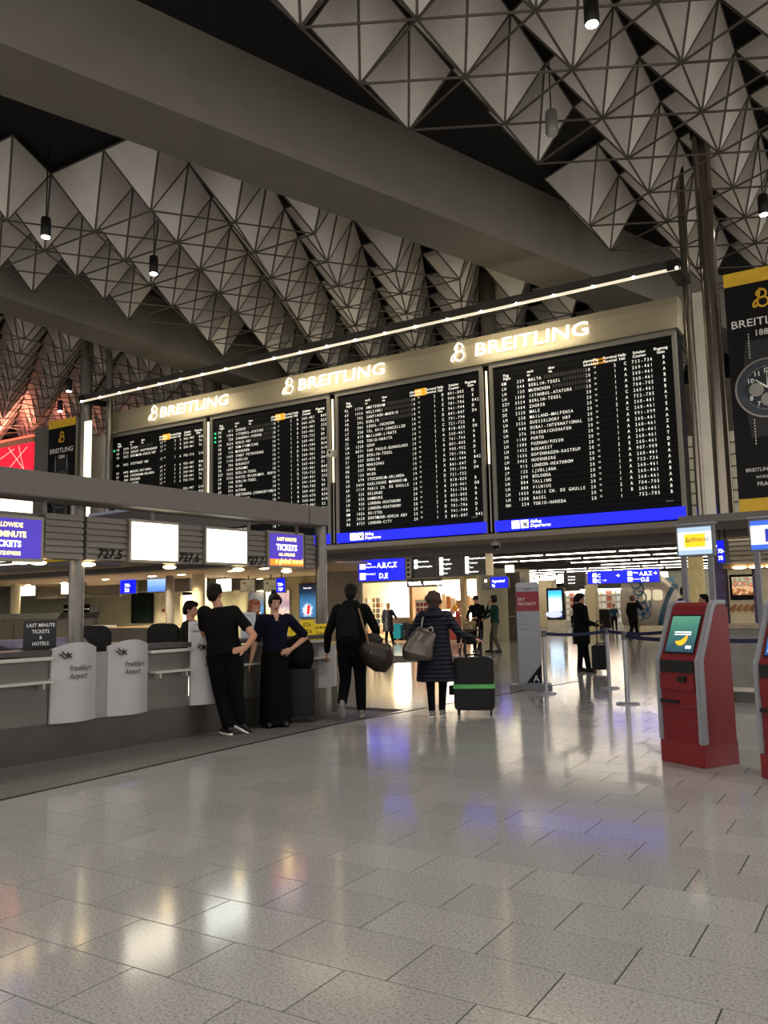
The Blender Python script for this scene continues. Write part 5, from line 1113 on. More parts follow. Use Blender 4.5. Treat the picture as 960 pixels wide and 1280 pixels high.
# ------------------------------------------------------------------ people
SKIN = mat('skin', '#b9856a', .55, var=.06, scale=12)
class Body:
    """overlapping closed shapes fused by a voxel remesh into one continuous figure; each shape carries a material key"""
    def __init__(s): s.mb = MB(); s.fk = []
    def loft(s, rings, key, side=(1, 0, 0), n=16):
        f0 = len(s.mb.f); s.mb.loft(rings, n, side); s.fk += [key]*(len(s.mb.f)-f0)
    def ell(s, c, r, key, R=None):
        f0 = len(s.mb.f); s.mb.ell(c, r, R); s.fk += [key]*(len(s.mb.f)-f0)
    def limb(s, pts, radii, key, flat=1., side=(1, 0, 0)):
        """tapered limb through points with round ends; subdivided for smooth bends"""
        P = [Vector(p) for p in pts]; rings = []
        d0 = (P[0]-P[1]).normalized(); rings.append((P[0]+d0*radii[0]*.5, radii[0]*.6, radii[0]*.6*flat))
        for i in range(len(P)-1):
            for k in range(3): t = k/3; rings.append((P[i].lerp(P[i+1], t), radii[i]+(radii[i+1]-radii[i])*t, (radii[i]+(radii[i+1]-radii[i])*t)*flat))
        rings.append((P[-1], radii[-1], radii[-1]*flat)); d1 = (P[-1]-P[-2]).normalized(); rings.append((P[-1]+d1*radii[-1]*.45, radii[-1]*.6, radii[-1]*.6*flat))
        s.loft(rings, key, side, 12)
    def hand(s, w, d, nrm, right=True, curl=.35, key='skin', sc=1., spread=.1):
        """palm, four unequal bent fingers and a side thumb; d = pointing direction, nrm = palm facing direction"""
        w = Vector(w); d = Vector(d).normalized(); nrm = Vector(nrm); nrm = (nrm-d*nrm.dot(d)).normalized(); sd = d.cross(nrm)*(1 if right else -1)   # towards the thumb
        s.loft([(w-d*.01, .026*sc, .022*sc), (w+d*.03*sc, .036*sc, .018*sc), (w+d*.07*sc, .042*sc, .016*sc), (w+d*.095*sc, .038*sc, .012*sc)], key, sd, 12)
        for k, (L_, o) in enumerate(((.072, .030), (.082, .010), (.076, -.010), (.060, -.029))):
            p = w+d*.088*sc+sd*o*sc; dd = (d+sd*o*spread*8).normalized(); pts = [p]; a = 0
            for j in range(3):
                a += curl*(.7 if j == 0 else 1.); v = dd*cos(a)+nrm*sin(a); p = p+v*L_*sc*(.45, .32, .23)[j]; pts.append(p)
            s.limb(pts, [.0098*sc, .0092*sc, .0085*sc, .0075*sc], key)
        p = w+d*.03*sc+sd*.034*sc; v = (d*.75+sd*.6+nrm*.35).normalized(); s.limb([p, p+v*.035*sc, p+v*.035*sc+(v+d*.5+nrm*curl).normalized()*.03*sc], [.0125*sc, .011*sc, .009*sc], key)
    def build(s, name, parent, mats, voxel, smooth=4):
        ob = s.mb.build(name, M_BLACK); md = ob.modifiers.new('r', 'REMESH'); md.mode = 'VOXEL'; md.voxel_size = voxel
        sm_ = ob.modifiers.new('s', 'SMOOTH'); sm_.factor = .5; sm_.iterations = smooth
        dg = bpy.context.evaluated_depsgraph_get(); me = bpy.data.meshes.new_from_object(ob.evaluated_get(dg)); old = ob.data; ob.modifiers.clear(); ob.data = me; bpy.data.meshes.remove(old)
        me.materials.clear(); keys = list(mats); [me.materials.append(mats[k]) for k in keys]
        trees = [(i, BVHTree.FromPolygons(s.mb.v, [f for f, k in zip(s.mb.f, s.fk) if k == key])) for i, key in enumerate(keys) if key in s.fk]
        if len(trees) == 1: mi = [trees[0][0]]*len(me.polygons)
        else:   # every face takes the material of the nearest shape surface
            mi = [min((tr.find_nearest(c)[3], i) for i, tr in trees)[1] for c in (p.center for p in me.polygons)]
        me.polygons.foreach_set('material_index', mi); me.polygons.foreach_set('use_smooth', [True]*len(me.polygons)); me.update(); ob.name = name; me.name = name
        ob.parent = parent; return ob
def hair_mesh(parts, m, parent, name='hair', voxel=.009):
    b = Body(); [b.ell(c, r, 'h', R) for (c, r, R) in [(p+(None,))[:3] for p in parts]]; return b.build(name, parent, {'h': m}, voxel, 3)
def person(label, loc, face, height, cl, pose=None, voxel=.010, hair=None, hat=None, turn=0., look=0., bun=False, hairshape='short', group=None, fat=1., extras=None, eyes=True):
    """local frame: +y is where the chest faces, +x the person's right, feet on z=0; pose entries replace default joints (1.75 m figure)"""
    P = dict(hipL=(-.095, 0, .92), hipR=(.095, 0, .92), kneeL=(-.105, .025, .50), kneeR=(.105, .025, .50), ankL=(-.11, -.02, .085), ankR=(.11, -.02, .085), toeL=(-.02, 1, 0), toeR=(.02, 1, 0),
             lean=(0, 0), elbL=(-.255, -.03, 1.13), elbR=(.255, -.03, 1.13), wrL=(-.265, .06, .88), wrR=(.265, .06, .88), hdL=None, hdR=None, nL=(1, 0, 0), nR=(-1, 0, 0), pelvis=(0, 0), curl=.35, hx=0., hz=0.)
    P.update(pose or {}); s = height/1.75; fx, fy = face; rz = atan2(-fx, fy)
    t = thing('person', label, 'person', (loc[0], loc[1], loc[2] if len(loc) > 2 else 0), rz, group); t.scale = (s, s, s)
    b = Body(); lx, ly = P['lean']; px_, py_ = P['pelvis']
    def sh(z): k = max(0, (z-.92)/.5); return Vector((px_+lx*k, py_+ly*k, 0))
    top, pants, shoe = 'top', 'pants', 'shoe'
    # torso
    ct_ = cl.get('coat', 1.)*fat
    T = [(.84, .150, .115), (.92, .172, .128), (1.0, .165, .12), (1.08, .150, .11), (1.18, .158, .115), (1.28, .175, .122), (1.36, .188, .118), (1.42, .185, .10), (1.46, .13, .085)]
    wl_ = cl.get('waist', .97)
    b.loft([(sh(z)+Vector((0, 0, z)), rx*fat, ry*fat) for z, rx, ry in T if z <= 1.05], pants if not cl.get('dress') else top)
    b.loft([(sh(z)+Vector((0, 0, z)), rx*ct_+.004, ry*ct_*(1.1 if cl.get('belly') and z < 1.25 else 1)+.004) for z, rx, ry in T if z >= wl_-.01], top)
    for sx in (-1, 1): b.ell(sh(1.40)+Vector((sx*.165, 0, 1.405)), (.075*ct_, .075*ct_, .07*ct_), top)
    nk = sh(1.47); hd = sh(1.55)+Vector((P['hx'], .025+look*.03, 1.63+P['hz']))
    b.loft([(nk+Vector((0, -.005, 1.43)), .062, .062), (nk+Vector((0, 0, 1.49)), .055, .057), (hd+Vector((0, -.02, -.06)), .052, .055)], 'skin')
    if cl.get('collar'): b.loft([(nk+Vector((0, -.01, 1.42)), .11, .1), (nk+Vector((0, -.012, 1.475)), .098, .095), (nk+Vector((0, -.012, 1.51)), .085, .085)], top)
    if cl.get('vneck'): b.ell(nk+Vector((0, .07, 1.435)), (.042, .045, .05), 'skin'); b.ell(nk+Vector((0, .095, 1.395)), (.024, .03, .045), 'skin')
    if cl.get('hood'): b.ell(nk+Vector((0, -.095, 1.43)), (.15, .085, .085), top); b.loft([(nk+Vector((0, -.02, 1.42)), .15, .12), (nk+Vector((0, -.025, 1.49)), .12, .115), (nk+Vector((0, -.025, 1.53)), .09, .09)], top)
    # head: skull, face, jaw, nose, ears; turned about its own axis
    RH = Matrix.Rotation(turn, 3, 'Z') @ Matrix.Rotation(look*.5, 3, 'X')
    hp = lambda x, y, z: hd + RH @ Vector((x, y, z))
    b.ell(hp(0, -.012, .03), (.075, .093, .088), 'skin', RH); b.ell(hp(0, .03, -.025), (.060, .062, .082), 'skin', RH); b.ell(hp(0, .045, -.082), (.038, .04, .032), 'skin', RH)
    b.ell(hp(0, .096, -.022), (.012, .018, .022), 'skin', RH); b.ell(hp(0, .082, .0), (.008, .012, .03), 'skin', RH)
    for sx in (-1, 1): b.ell(hp(sx*.077, -.005, -.012), (.012, .02, .031), 'skin', RH)
    b.ell(hp(0, .085, -.06), (.024, .009, .009), 'lip', RH)
    # legs and shoes
    pr_ = cl.get('legw', 1.)*fat
    for S in 'LR':
        h_, k_, a_ = (Vector(P['hip'+S]) + Vector((px_, py_, 0)), Vector(P['knee'+S]), Vector(P['ank'+S]))
        lk = 'pants'
        if cl.get('skirt'): lk = cl.get('legs', 'pants')
        b.limb([h_, h_.lerp(k_, .5), k_, k_.lerp(a_, .35), a_+Vector((0, 0, .02))], [.097*pr_, .088*pr_, .072*pr_, .068*pr_*cl.get('hem', 1.), .058*pr_*cl.get('hem', 1.)], lk)
        d = Vector(P['toe'+S]).normalized(); sd = d.cross(Vector((0, 0, 1))).normalized() if abs(d.z) < .95 else Vector((1, 0, 0)); upv = sd.cross(d)
        heel = a_-d*.045; q = lambda f, u: heel+d*f-upv*(.055-u)
        b.limb([a_+Vector((0, 0, .03)), a_-upv*.03], [.042, .042], 'shoe'); hs = cl.get('shoe_h', 0)
        b.loft([(q(-.028, .03), .022, .022), (q(0, .034), .034, .038), (q(.07, .036), .036, .042), (q(.13, .028), .042, .032), (q(.19, .02), .042, .024), (q(.235, .016), .026, .016)], 'shoe', sd, 14)
        b.loft([(q(-.032, -.018), .02, .012), (q(0, -.018), .036, .013), (q(.07, -.018), .037, .013), (q(.14, -.018), .045, .013), (q(.2, -.016), .043, .012), (q(.245, -.010), .024, .010)], 'sole', sd, 14)
    # skirts and coats below the waist: (z, rx, ry) rings
    if cl.get('skirt'): b.loft([(Vector((px_*(z/.92 if z < .92 else 1)+(dx if len(r_) else 0), py_*(z/.92 if z < .92 else 1)+dy, z)), rx, ry) for (z, rx, ry, dx, dy) in [(r_+(0, 0))[:5] for r_ in cl['skirt']] for r_ in [(1,)]], cl.get('skirt_key', 'top'), n=24)
    # arms
    aw = cl.get('armw', 1.)
    for S, sx in (('L', -1), ('R', 1)):
        so = sh(1.41)+Vector((sx*.185, 0, 1.41)); e = Vector(P['elb'+S]) + (sh(1.13) if 'elb'+S not in (pose or {}) else Vector()); w_ = Vector(P['wr'+S]) + (sh(.9) if 'wr'+S not in (pose or {}) else Vector())
        sl = cl.get('sleeve', 1.)
        if sl >= 1: b.limb([so, so.lerp(e, .5), e, e.lerp(w_, .5), w_], [.062*aw, .054*aw, .047*aw, .043*aw, .034*aw], top)
        else:
            m_ = so.lerp(e, sl); b.limb([so, so.lerp(m_, .5), m_], [.068*aw, .066*aw, .066*aw], top); b.limb([so.lerp(e, sl-.04), e, e.lerp(w_, .4), w_], [.046, .041, .038, .027], 'skin')
        d = P['hd'+S]; d = (w_-e) if d is None else Vector(d); b.hand(w_, d, P['n'+S], S == 'L', P['curl'], cl.get('glove', 'skin'))
    if extras: extras(b)
    mats = dict(top=cl['top'], pants=cl.get('pants', M_BLACK), skin=cl.get('skin', SKIN), shoe=cl.get('shoe', M_BLACK), sole=cl.get('sole', M_BLACK), lip=mat('lips', '#8a4a44', .5), extra=cl.get('extra', M_BLACK))
    b.build('body', t, mats, voxel)
    if hair:
        HP = [(hp(0, -.028, .042), (.088, .097, .088), RH), (hp(0, -.066, -.005), (.078, .056, .085), RH), (hp(0, -.07, -.05), (.062, .04, .05), RH), (hp(0, .03, .085), (.064, .06, .038), RH), (hp(-.075, -.005, .03), (.016, .04, .045), RH), (hp(.075, -.005, .03), (.016, .04, .045), RH)]
        if hairshape == 'long': HP += [(hp(0, -.06, -.1), (.085, .055, .12), RH), (hp(-.07, -.01, -.06), (.026, .05, .1), RH), (hp(.07, -.01, -.06), (.026, .05, .1), RH)]
        if hairshape == 'bob': HP += [(hp(0, -.045, -.02), (.10, .085, .095), RH), (hp(-.075, .0, -.03), (.028, .05, .075), RH), (hp(.075, .0, -.03), (.028, .05, .075), RH)]
        if hairshape == 'fluffy': HP += [(hp(0, -.03, .02), (.115, .118, .115), RH), (hp(0, -.065, -.07), (.085, .06, .065), RH), (hp(.05, -.09, .05), (.05, .04, .05), RH), (hp(-.055, -.085, .0), (.05, .045, .05), RH), (hp(.02, -.1, -.03), (.05, .035, .05), RH)]
        if hairshape == 'fluffy':
            for k in range(22):
                a_, e_ = k*2.4, -.5+1.9*((k*7) % 22)/22
                HP.append((hp(.1*cos(a_)*cos(e_), -.035+.1*sin(a_)*cos(e_) if sin(a_) < .3 else -.05, .02+.105*sin(e_)), (.032, .032, .026), RH))
        if hairshape == 'tail': HP += [(hp(0, -.11, .03), (.03, .04, .04), RH), (hp(0, -.14, -.06), (.03, .03, .09), RH)]
        if bun: HP += [(hp(-.07, .01, .03), (.022, .05, .05), RH), (hp(.07, .01, .03), (.022, .05, .05), RH), (hp(0, .055, .085), (.055, .035, .03), RH)]
        if bun: HP += [(hp(.01, -.05, .135), (.038, .038, .034), RH)]
        hair_mesh(HP, hair, t)
    if hat: hair_mesh([(hp(0, -.015, .065), (.088, .1, .08), RH), (hp(0, -.015, .035), (.09, .104, .03), RH)], hat, t, 'beanie')
    if eyes:
        mb = MB(); mw = MB()
        for sx in (-1, 1): mw.ell(hp(sx*.03, .072, .004), (.012, .007, .005), RH, 10, 6); mb.ell(hp(sx*.03, .079, .004), (.006, .005, .006), RH, 8, 6); mb.ell(hp(sx*.03, .080, .026), (.018, .006, .004), RH, 8, 6)
        mw.build('eyes', mat('eye_white', '#9a8a80', .4), t, smooth=True); mb.build('pupils_and_brows', mat('eye_dark', '#1e1612', .5), t, smooth=True)
    return t
def cloth(name, col, **k): return mat(name, col, k.pop('rough', .85), var=k.pop('var', .15), bump=k.pop('bump', .25), bscale=k.pop('bscale', 9), spec=.12, **k)
def toward(p, q): d = Vector((q[0]-p[0], q[1]-p[1])); d.normalize(); return (d.x, d.y)
def away(p): d = Vector((p[0], p[1])).normalized(); return d
def rot2(v, deg): a = radians(deg); return (v[0]*cos(a)-v[1]*sin(a), v[0]*sin(a)+v[1]*cos(a))
HAIR_D = mat('hair_dark', '#130e0c', .6, var=.3, scale=30, bump=.4, bscale=60, spec=.15); HAIR_B = mat('hair_brown', '#3a2a20', .6, var=.3, scale=30, bump=.4, bscale=60, spec=.15)
HAIR_R = mat('hair_red', '#a5603a', .5, var=.25, scale=30, bump=.4, bscale=60); HAIR_G = mat('hair_greybrown', '#463830', .7, var=.45, scale=18, bump=.9, bscale=28, spec=.15); HAIR_BL = mat('hair_blond', '#a88860', .6, var=.3, bump=.4, bscale=50)
M_TEE = cloth('tee_black', '#0b0b0b'); M_JEAN = cloth('jeans_black', '#090a0d'); M_NAVYD = cloth('dress_navy', '#0f0e20'); M_SKIRT = cloth('skirt_black', '#070708'); M_SUIT = cloth('suit_dark', '#23221d')
M_JACK = cloth('jacket_black', '#090a0b'); M_TROU = cloth('trousers_dark', '#08090b'); M_SHOEW = mat('shoe_white', '#d8d6d0', .5); M_SHOEG = mat('shoe_grey', '#7d7a74', .6); M_SHOEB = mat('shoe_black', '#121214', .4)
M_PUFF = bpy.data.materials.new('puffer_navy'); M_PUFF.use_nodes = True
def _puff():
    nt = M_PUFF.node_tree; b = nt.nodes['Principled BSDF']; b.inputs['Base Color'].default_value = (.004, .005, .013, 1); b.inputs['Roughness'].default_value = .45; b.inputs['Specular IOR Level'].default_value = .22
    tc = nt.nodes.new('ShaderNodeTexCoord'); w = nt.nodes.new('ShaderNodeTexWave'); w.bands_direction = 'Z'; w.inputs['Scale'].default_value = 5.2; w.inputs['Distortion'].default_value = 1.; w.inputs['Detail'].default_value = 1
    nt.links.new(tc.outputs['Object'], w.inputs['Vector']); bp = nt.nodes.new('ShaderNodeBump'); bp.inputs['Strength'].default_value = .55; bp.inputs['Distance'].default_value = .02
    nt.links.new(w.outputs['Fac'], bp.inputs['Height']); nt.links.new(bp.outputs['Normal'], b.inputs['Normal'])
_puff()
# man in black T-shirt leaning at the counter, ankles crossed, right hand behind his hip
p = onz(288, 919); f = rot2(away(p), 8)
person('man in black T-shirt and white sneakers leaning on the ticket counter', (p.x, p.y), f, 1.80, dict(top=M_TEE, pants=M_JEAN, shoe=M_SHOEB, sole=M_SHOEW, sleeve=.66, coat=1.16, belly=True, waist=.90, legw=1.22),
       dict(pelvis=(-.06, .02), lean=(-.07, .04), kneeL=(-.10, .08, .50), kneeR=(.06, .0, .49), ankL=(-.02, .0, .085), ankR=(.12, .06, .13), toeL=(-.35, 1, 0), toeR=(.9, .35, -.55), elbR=(.245, -.19, 1.13), wrR=(.13, -.25, .99), hdR=(-.9, -.05, -.15), nR=(.1, -1, .1),
            elbL=(-.27, .26, 1.14), wrL=(-.14, .46, 1.10), hdL=(-.1, 1, 0), nL=(0, 0, -1), hx=-.02), .008, HAIR_D, turn=radians(-35), fat=1.05)
# woman in dark dress, hand on hip, facing the hall
p = onz(344, 908); f = toward(p, (1.5, 2.))
person('woman in dark blue top and long black skirt with one hand on her hip', (p.x, p.y), f, 1.68, dict(top=M_NAVYD, pants=M_SKIRT, skirt=[(.03, .215, .17), (.25, .21, .17), (.55, .2, .165), (.8, .185, .15), (.98, .17, .135)], skirt_key='pants', sleeve=.9, vneck=True, waist=.94, coat=1.04, shoe=M_SHOEB, skin=mat('skin_b', '#b88a72', .55, var=.05)),
       dict(elbL=(-.44, -.04, 1.15), wrL=(-.20, .09, 1.0), hdL=(.75, .45, -.2), nL=(.35, -.6, 0), elbR=(.25, -.06, 1.12), wrR=(.32, -.02, .87), hdR=(.3, 0, -1), curl=.25, hz=-.01), .008, HAIR_D, bun=True, look=-.55, turn=radians(6))
# agents behind the counter
def seated(label, px, py, n_, z_head, face, cl, hair, hs, look=0., turn=0., height=1.72, voxel=.010, pose=None):
    u_, _ = isl(px, py, n_); w_ = IW(n_, u_, 0); s = height/1.75; base = z_head-1.73*s   # hips drop to the seat
    ps = dict(kneeL=(-.11, .45, .92), kneeR=(.11, .45, .92), ankL=(-.11, .42, .50), ankR=(.11, .42, .50), elbL=(-.27, .08, 1.13), elbR=(.27, .08, 1.13), wrL=(-.14, .34, 1.15), wrR=(.14, .34, 1.15), hdL=(.2, 1, 0), hdR=(-.2, 1, 0), nL=(0, 0, -1), nR=(0, 0, -1)); ps.update(pose or {})
    return person(label, (w_.x, w_.y, base), face, height, cl, ps, voxel, hair, None, turn, look, hairshape=hs)
u_, z_ = isl(243, 757, -1.3)
seated('man in dark suit and white shirt seated behind the counter reading', 238, 760, -1.3, isl(243, 753, -1.3)[1], rot2((IN.x, IN.y), 38), dict(top=M_SUIT, pants=M_SUIT, coat=1.12, shoe=M_SHOEB, skin=mat('skin_c', '#c08a72', .5), vneck=True), HAIR_D, 'short', look=-.5, turn=radians(-12))
seated('red haired woman seated behind the dark counter monitor', 318, 760, -1.3, isl(318, 751, -1.3)[1], (IN.x, IN.y), dict(top=cloth('blouse_tan', '#8a7a60'), pants=M_SUIT, skin=mat('skin_d', '#d09a80', .5)), HAIR_R, 'long', look=-.6, turn=radians(-15))
# man walking away with backpack and duffel
p = onz(441, 897); f = rot2(away(p), -6)
person('man in dark hooded jacket walking away with backpack and duffel bag', (p.x, p.y), f, 1.80, dict(top=M_JACK, pants=M_TROU, coat=1.20, armw=1.2, waist=.84, hood=True, shoe=M_SHOEG, sole=mat('sole_grey', '#9a968e', .6), skirt=[(.80, .18, .145), (.92, .195, .15), (1.05, .19, .145)], legw=1.1),
       dict(kneeL=(-.10, .10, .49), ankL=(-.11, -.24, .20), toeL=(0, .62, -.8), kneeR=(.10, .08, .50), ankR=(.11, .06, .085), elbL=(-.31, -.02, 1.10), wrL=(-.34, .08, .86), elbR=(.33, -.02, 1.14), wrR=(.30, .16, .98), curl=.6), .009, HAIR_D)
# woman in long puffer coat pulling a suitcase
p6 = onz(546, 897); f6 = rot2(away(p6), -8)
person('woman in long navy quilted coat walking away with a silver tote and suitcase', (p6.x, p6.y), f6, 1.66, dict(top=M_PUFF, pants=M_JEAN, coat=1.25, armw=1.25, hood=True, waist=.9, shoe=M_SHOEG, sole=M_SHOEW, legw=.95, hem=.9, skirt=[(.50, .275, .20), (.52, .28, .205), (.7, .26, .20), (.9, .24, .185), (1.1, .215, .165), (1.25, .21, .155)]),
       dict(ankL=(-.06, -.04, .085), ankR=(.07, .06, .085), kneeL=(-.08, .02, .5), kneeR=(.09, .08, .5), elbR=(.36, -.02, 1.16), wrR=(.56, .06, 1.08), hdR=(1, .1, -.3), nR=(0, 0, -1), curl=.7, elbL=(-.33, -.02, 1.16), wrL=(-.30, .18, 1.2), hdL=(.2, .6, .6)), .009, HAIR_G, hairshape='fluffy')
# far woman in dark coat at the shop
p = onz(486, 806); person('woman in long dark quilted coat standing at the shop front', (p.x, p.y), rot2(away(p), -30), 1.68, dict(top=M_PUFF, pants=M_JEAN, coat=1.2, armw=1.2, shoe=M_SHOEB, skirt=[(.55, .25, .2), (.8, .24, .19), (1., .22, .17), (1.2, .21, .16)]), dict(elbR=(.32, .1, 1.15), wrR=(.22, .32, 1.1), ankR=(.16, .1, .085)), .014, HAIR_BL)
# couple with stroller
p = onz(598, 816); person('man in black sweater and black beanie looking down at the stroller', (p.x, p.y), toward(p, (p.x+.15, p.y-1)), 1.80, dict(top=cloth('sweater_black', '#08090b'), pants=M_JEAN, coat=1.1, shoe=M_SHOEB, collar=True), dict(elbL=(-.28, .05, 1.13), wrL=(-.08, .28, 1.08), elbR=(.3, .05, 1.13), wrR=(.22, .3, 1.02), ankL=(-.05, .1, .085), hx=.03), .013, HAIR_D, mat('beanie_black', '#0a0a0b', .9), look=-.5)
p = onz(620, 816); person('woman in dark green jacket and black beanie drinking beside the stroller', (p.x, p.y), toward(p, (p.x-1, p.y-.35)), 1.80, dict(top=cloth('jacket_green', '#14322c'), pants=cloth('trousers_olive', '#4c4a40'), coat=1.08, waist=.92, shoe=M_SHOEB, hem=.9), dict(elbR=(.2, .26, 1.2), wrR=(.02, .2, 1.45), hdR=(-.3, -.3, .8), elbL=(-.26, .1, 1.15), wrL=(-.15, .3, 1.05), ankL=(-.13, -.12, .085), ankR=(.10, .16, .085), kneeR=(.1, .12, .5)), .013, HAIR_D, mat('beanie_black', '#0e0e10'), look=.1, hairshape='bob')
# woman in black coat with phone
p = onz(729, 840); person('woman in black hooded coat with ponytail looking at her phone', (p.x, p.y), rot2(away(p), -62), 1.70, dict(top=M_JACK, pants=M_JEAN, coat=1.2, armw=1.15, hood=True, shoe=M_SHOEB, skirt=[(.62, .21, .18), (.8, .215, .18), (1.0, .21, .165), (1.2, .2, .15)]), dict(elbR=(.30, .0, 1.12), wrR=(.2, .3, 1.02), hdR=(-.1, 1, .1), elbL=(-.3, 0, 1.12), wrL=(-.14, .3, 1.02), hdL=(.1, 1, .1), nL=(.2, 0, 1), nR=(-.2, 0, 1), ankR=(.1, .08, .085)), .011, HAIR_D, hairshape='tail', look=-.35)
# woman on the phone further back
p = onz(793, 801); person('woman in black coat holding a phone to her ear before the aircraft exhibit', (p.x, p.y), rot2(away(p), -40), 1.78, dict(top=M_JACK, pants=M_JEAN, coat=1.15, armw=1.1, shoe=M_SHOEB, skirt=[(.72, .2, .17), (.9, .2, .165), (1.1, .19, .15)]), dict(elbR=(.33, .16, 1.2), wrR=(.12, .10, 1.55), hdR=(-.1, 0, 1), ankL=(-.1, -.16, .085), ankR=(.12, .16, .085)), .015, mat('hair_auburn', '#4a2c20', .6, bump=.4), hairshape='bob')
# two men beyond the kiosk, one stands by the cream column
p = onz(857, 800, 0); q = ony(857, 800, 24.); person('man in dark blue shirt standing beyond the kiosk with the orange slice', (ony(857, 770, 22.).x, 22.), (.9, -.4), 1.86, dict(top=cloth('shirt_blue', '#1c2c58'), pants=M_TROU, shoe=M_SHOEB), None, .015, HAIR_D)
person('dark haired person in blue shirt between the two monitor posts', (ony(882, 770, 18.5).x, 18.5), (-.9, -.4), 1.62, dict(top=MATS['shirt_blue'], pants=M_TROU, shoe=M_SHOEB), None, .015, HAIR_D)
# far seated travellers
for (px, Y, col, lab) in ((768, 45, '#2a4a5c', 'traveller in teal trousers bending over near the lit magazine shelves'), (665, 50, '#1c1c20', 'traveller in black sitting behind the Sky Priority column'), (717, 50, '#e0dcd4', 'traveller in pale top behind the digital ad screen')):
    x = ony(px, 775, Y).x; person(lab, (x, Y, 0), (.3, -1), 1.45, dict(top=cloth('far_top_'+col, col), pants=M_JEAN, shoe=M_SHOEB), dict(lean=(.0, .28), kneeL=(-.1, .3, .55), kneeR=(.12, .3, .55)), .02, HAIR_D)
# ------------------------------------------------------------------ luggage
M_CASEB = mat('case_black', '#060709', .42, var=.1, scale=4, spec=.25)
def wheel_case(loc, rz, w, d, h, label, m=M_CASEB, handle=.35, strap=None, tagged=False, wheels=4):
    t = thing('suitcase', label, 'suitcase', loc, rz)
    MB().rbox((0, 0, .07+h/2), (w, d, h), .06, axis=1, seg=4).build('shell', m, t, bevel=.02)
    mb = MB()
    for k in range(5): mb.bx(-w*.38+k*w*.19-.008, -w*.38+k*w*.19+.008, -d/2-.006, -d/2+.002, .12, h)
    mb.build('ribs', m, t)
    MB().bx(-w/2-.004, w/2+.004, -.012, .012, .09, h+.05).build('zip_seam', mat('zip', '#2a2a2c', .5), t)
    for sx in (-1, 1):
        for sy in (-1, 1):
            o = MB().cyl((-.014, 0, 0), (.014, 0, 0), .033, n=14).build('wheel', mat('wheel_rubber', '#17171a', .6), t, loc=(sx*w*.4, sy*d*.32, .034)); MB().bx(-.02, .02, -.02, .02, .02, .06).build('fork', mat('fork_grey', '#3a3a3e', .5), o)
    if handle: MB().tube([(-w*.2, d*.3, h+.05), (-w*.2, d*.3, h+.07+handle), (w*.2, d*.3, h+.07+handle), (w*.2, d*.3, h+.05)], .011).build('pull_handle', mat('handle_dark', '#232326', .4, .5), t)
    MB().tube([(-.1, 0, h+.065), (-.08, 0, h+.1), (.08, 0, h+.1), (.1, 0, h+.065)], .012).build('grip', M_BLACK, t)
    if strap: MB().bx(-w/2-.008, w/2+.008, -d/2-.009, d/2+.009, strap[0], strap[0]+.055).build('strap', mat('strap_green', strap[1], .7, emit=.05), t); MB().bx(-w/2-.07, -w/2-.01, -.1, .04, strap[0]-.09, strap[0]+.03).build('luggage_tag', M_BLACK, t)
    return t
pc = onz(594, 893); wheel_case((pc.x, pc.y, 0), atan2(-f6[0], f6[1])+.05, .54, .32, .70, 'large black wheeled suitcase with a bright green strap', handle=.36, strap=(.36, '#58a85c'))
pc = onz(752, 841); wheel_case((pc.x, pc.y, 0), radians(12), .36, .24, .52, 'small black carry-on case beside the woman with the ponytail', handle=.5)
# black trolley with a backpack on it at the counter
pc = onz(374, 902); wheel_case((pc.x, pc.y, 0), radians(35), .42, .28, .62, 'black trolley case standing at the counter under a black backpack', handle=.0)
tb = thing('backpack', 'bulging black backpack resting on the trolley case at the counter', 'backpack', (pc.x, pc.y, .70), radians(35))
b = Body(); b.loft([((0, 0, .0), .17, .12), ((0, -.01, .08), .2, .16), ((.01, -.01, .22), .2, .16), ((.03, .0, .34), .16, .12), ((.05, .01, .4), .08, .06)], 'a', n=18); b.ell((0, -.14, .12), (.14, .07, .1), 'a'); b.ell((-.12, -.06, .3), (.1, .09, .08), 'a'); b.build('body', tb, {'a': mat('pack_black', '#0a0b0c', .8, bump=.5, bscale=14, spec=.12)}, .012)
MB().tube([(-.1, .1, .38), (0, .12, .44), (.1, .1, .38)], .014).build('loop', M_BLACK, tb)
for s_ in (-1, 1): MB().tube([(s_*.1, .16, .3), (s_*.13, .2, .1), (s_*.12, .17, -.02)], .016).build('shoulder_strap', M_BLACK, tb)
# backpack worn by the walking man
p = onz(441, 897); f = rot2(away(p), -6); tb = thing('backpack', 'flat black backpack worn by the man with the duffel bag', 'backpack', (p.x, p.y, 0), atan2(-f[0], f[1]))
b = Body(); b.loft([((-.03, -.22, 1.0), .14, .07), ((-.03, -.25, 1.06), .16, .11), ((-.03, -.25, 1.25), .155, .115), ((-.03, -.23, 1.42), .13, .09), ((-.03, -.21, 1.47), .08, .05)], 'a', n=20); b.ell((-.03, -.34, 1.16), (.12, .05, .09), 'a'); b.build('body', tb, {'a': mat('pack_dark', '#0a0c0d', .75, bump=.3, bscale=15, spec=.12)}, .011)
MB().rbox((-.03, -.385, 1.17), (.2, .02, .13), .03).build('front_pocket', mat('pack_pocket', '#0e1011', .7, spec=.12), tb)
MB().tube([(-.06, -.2, 1.49), (-.03, -.22, 1.52), (0, -.2, 1.49)], .01).build('loop', M_BLACK, tb)
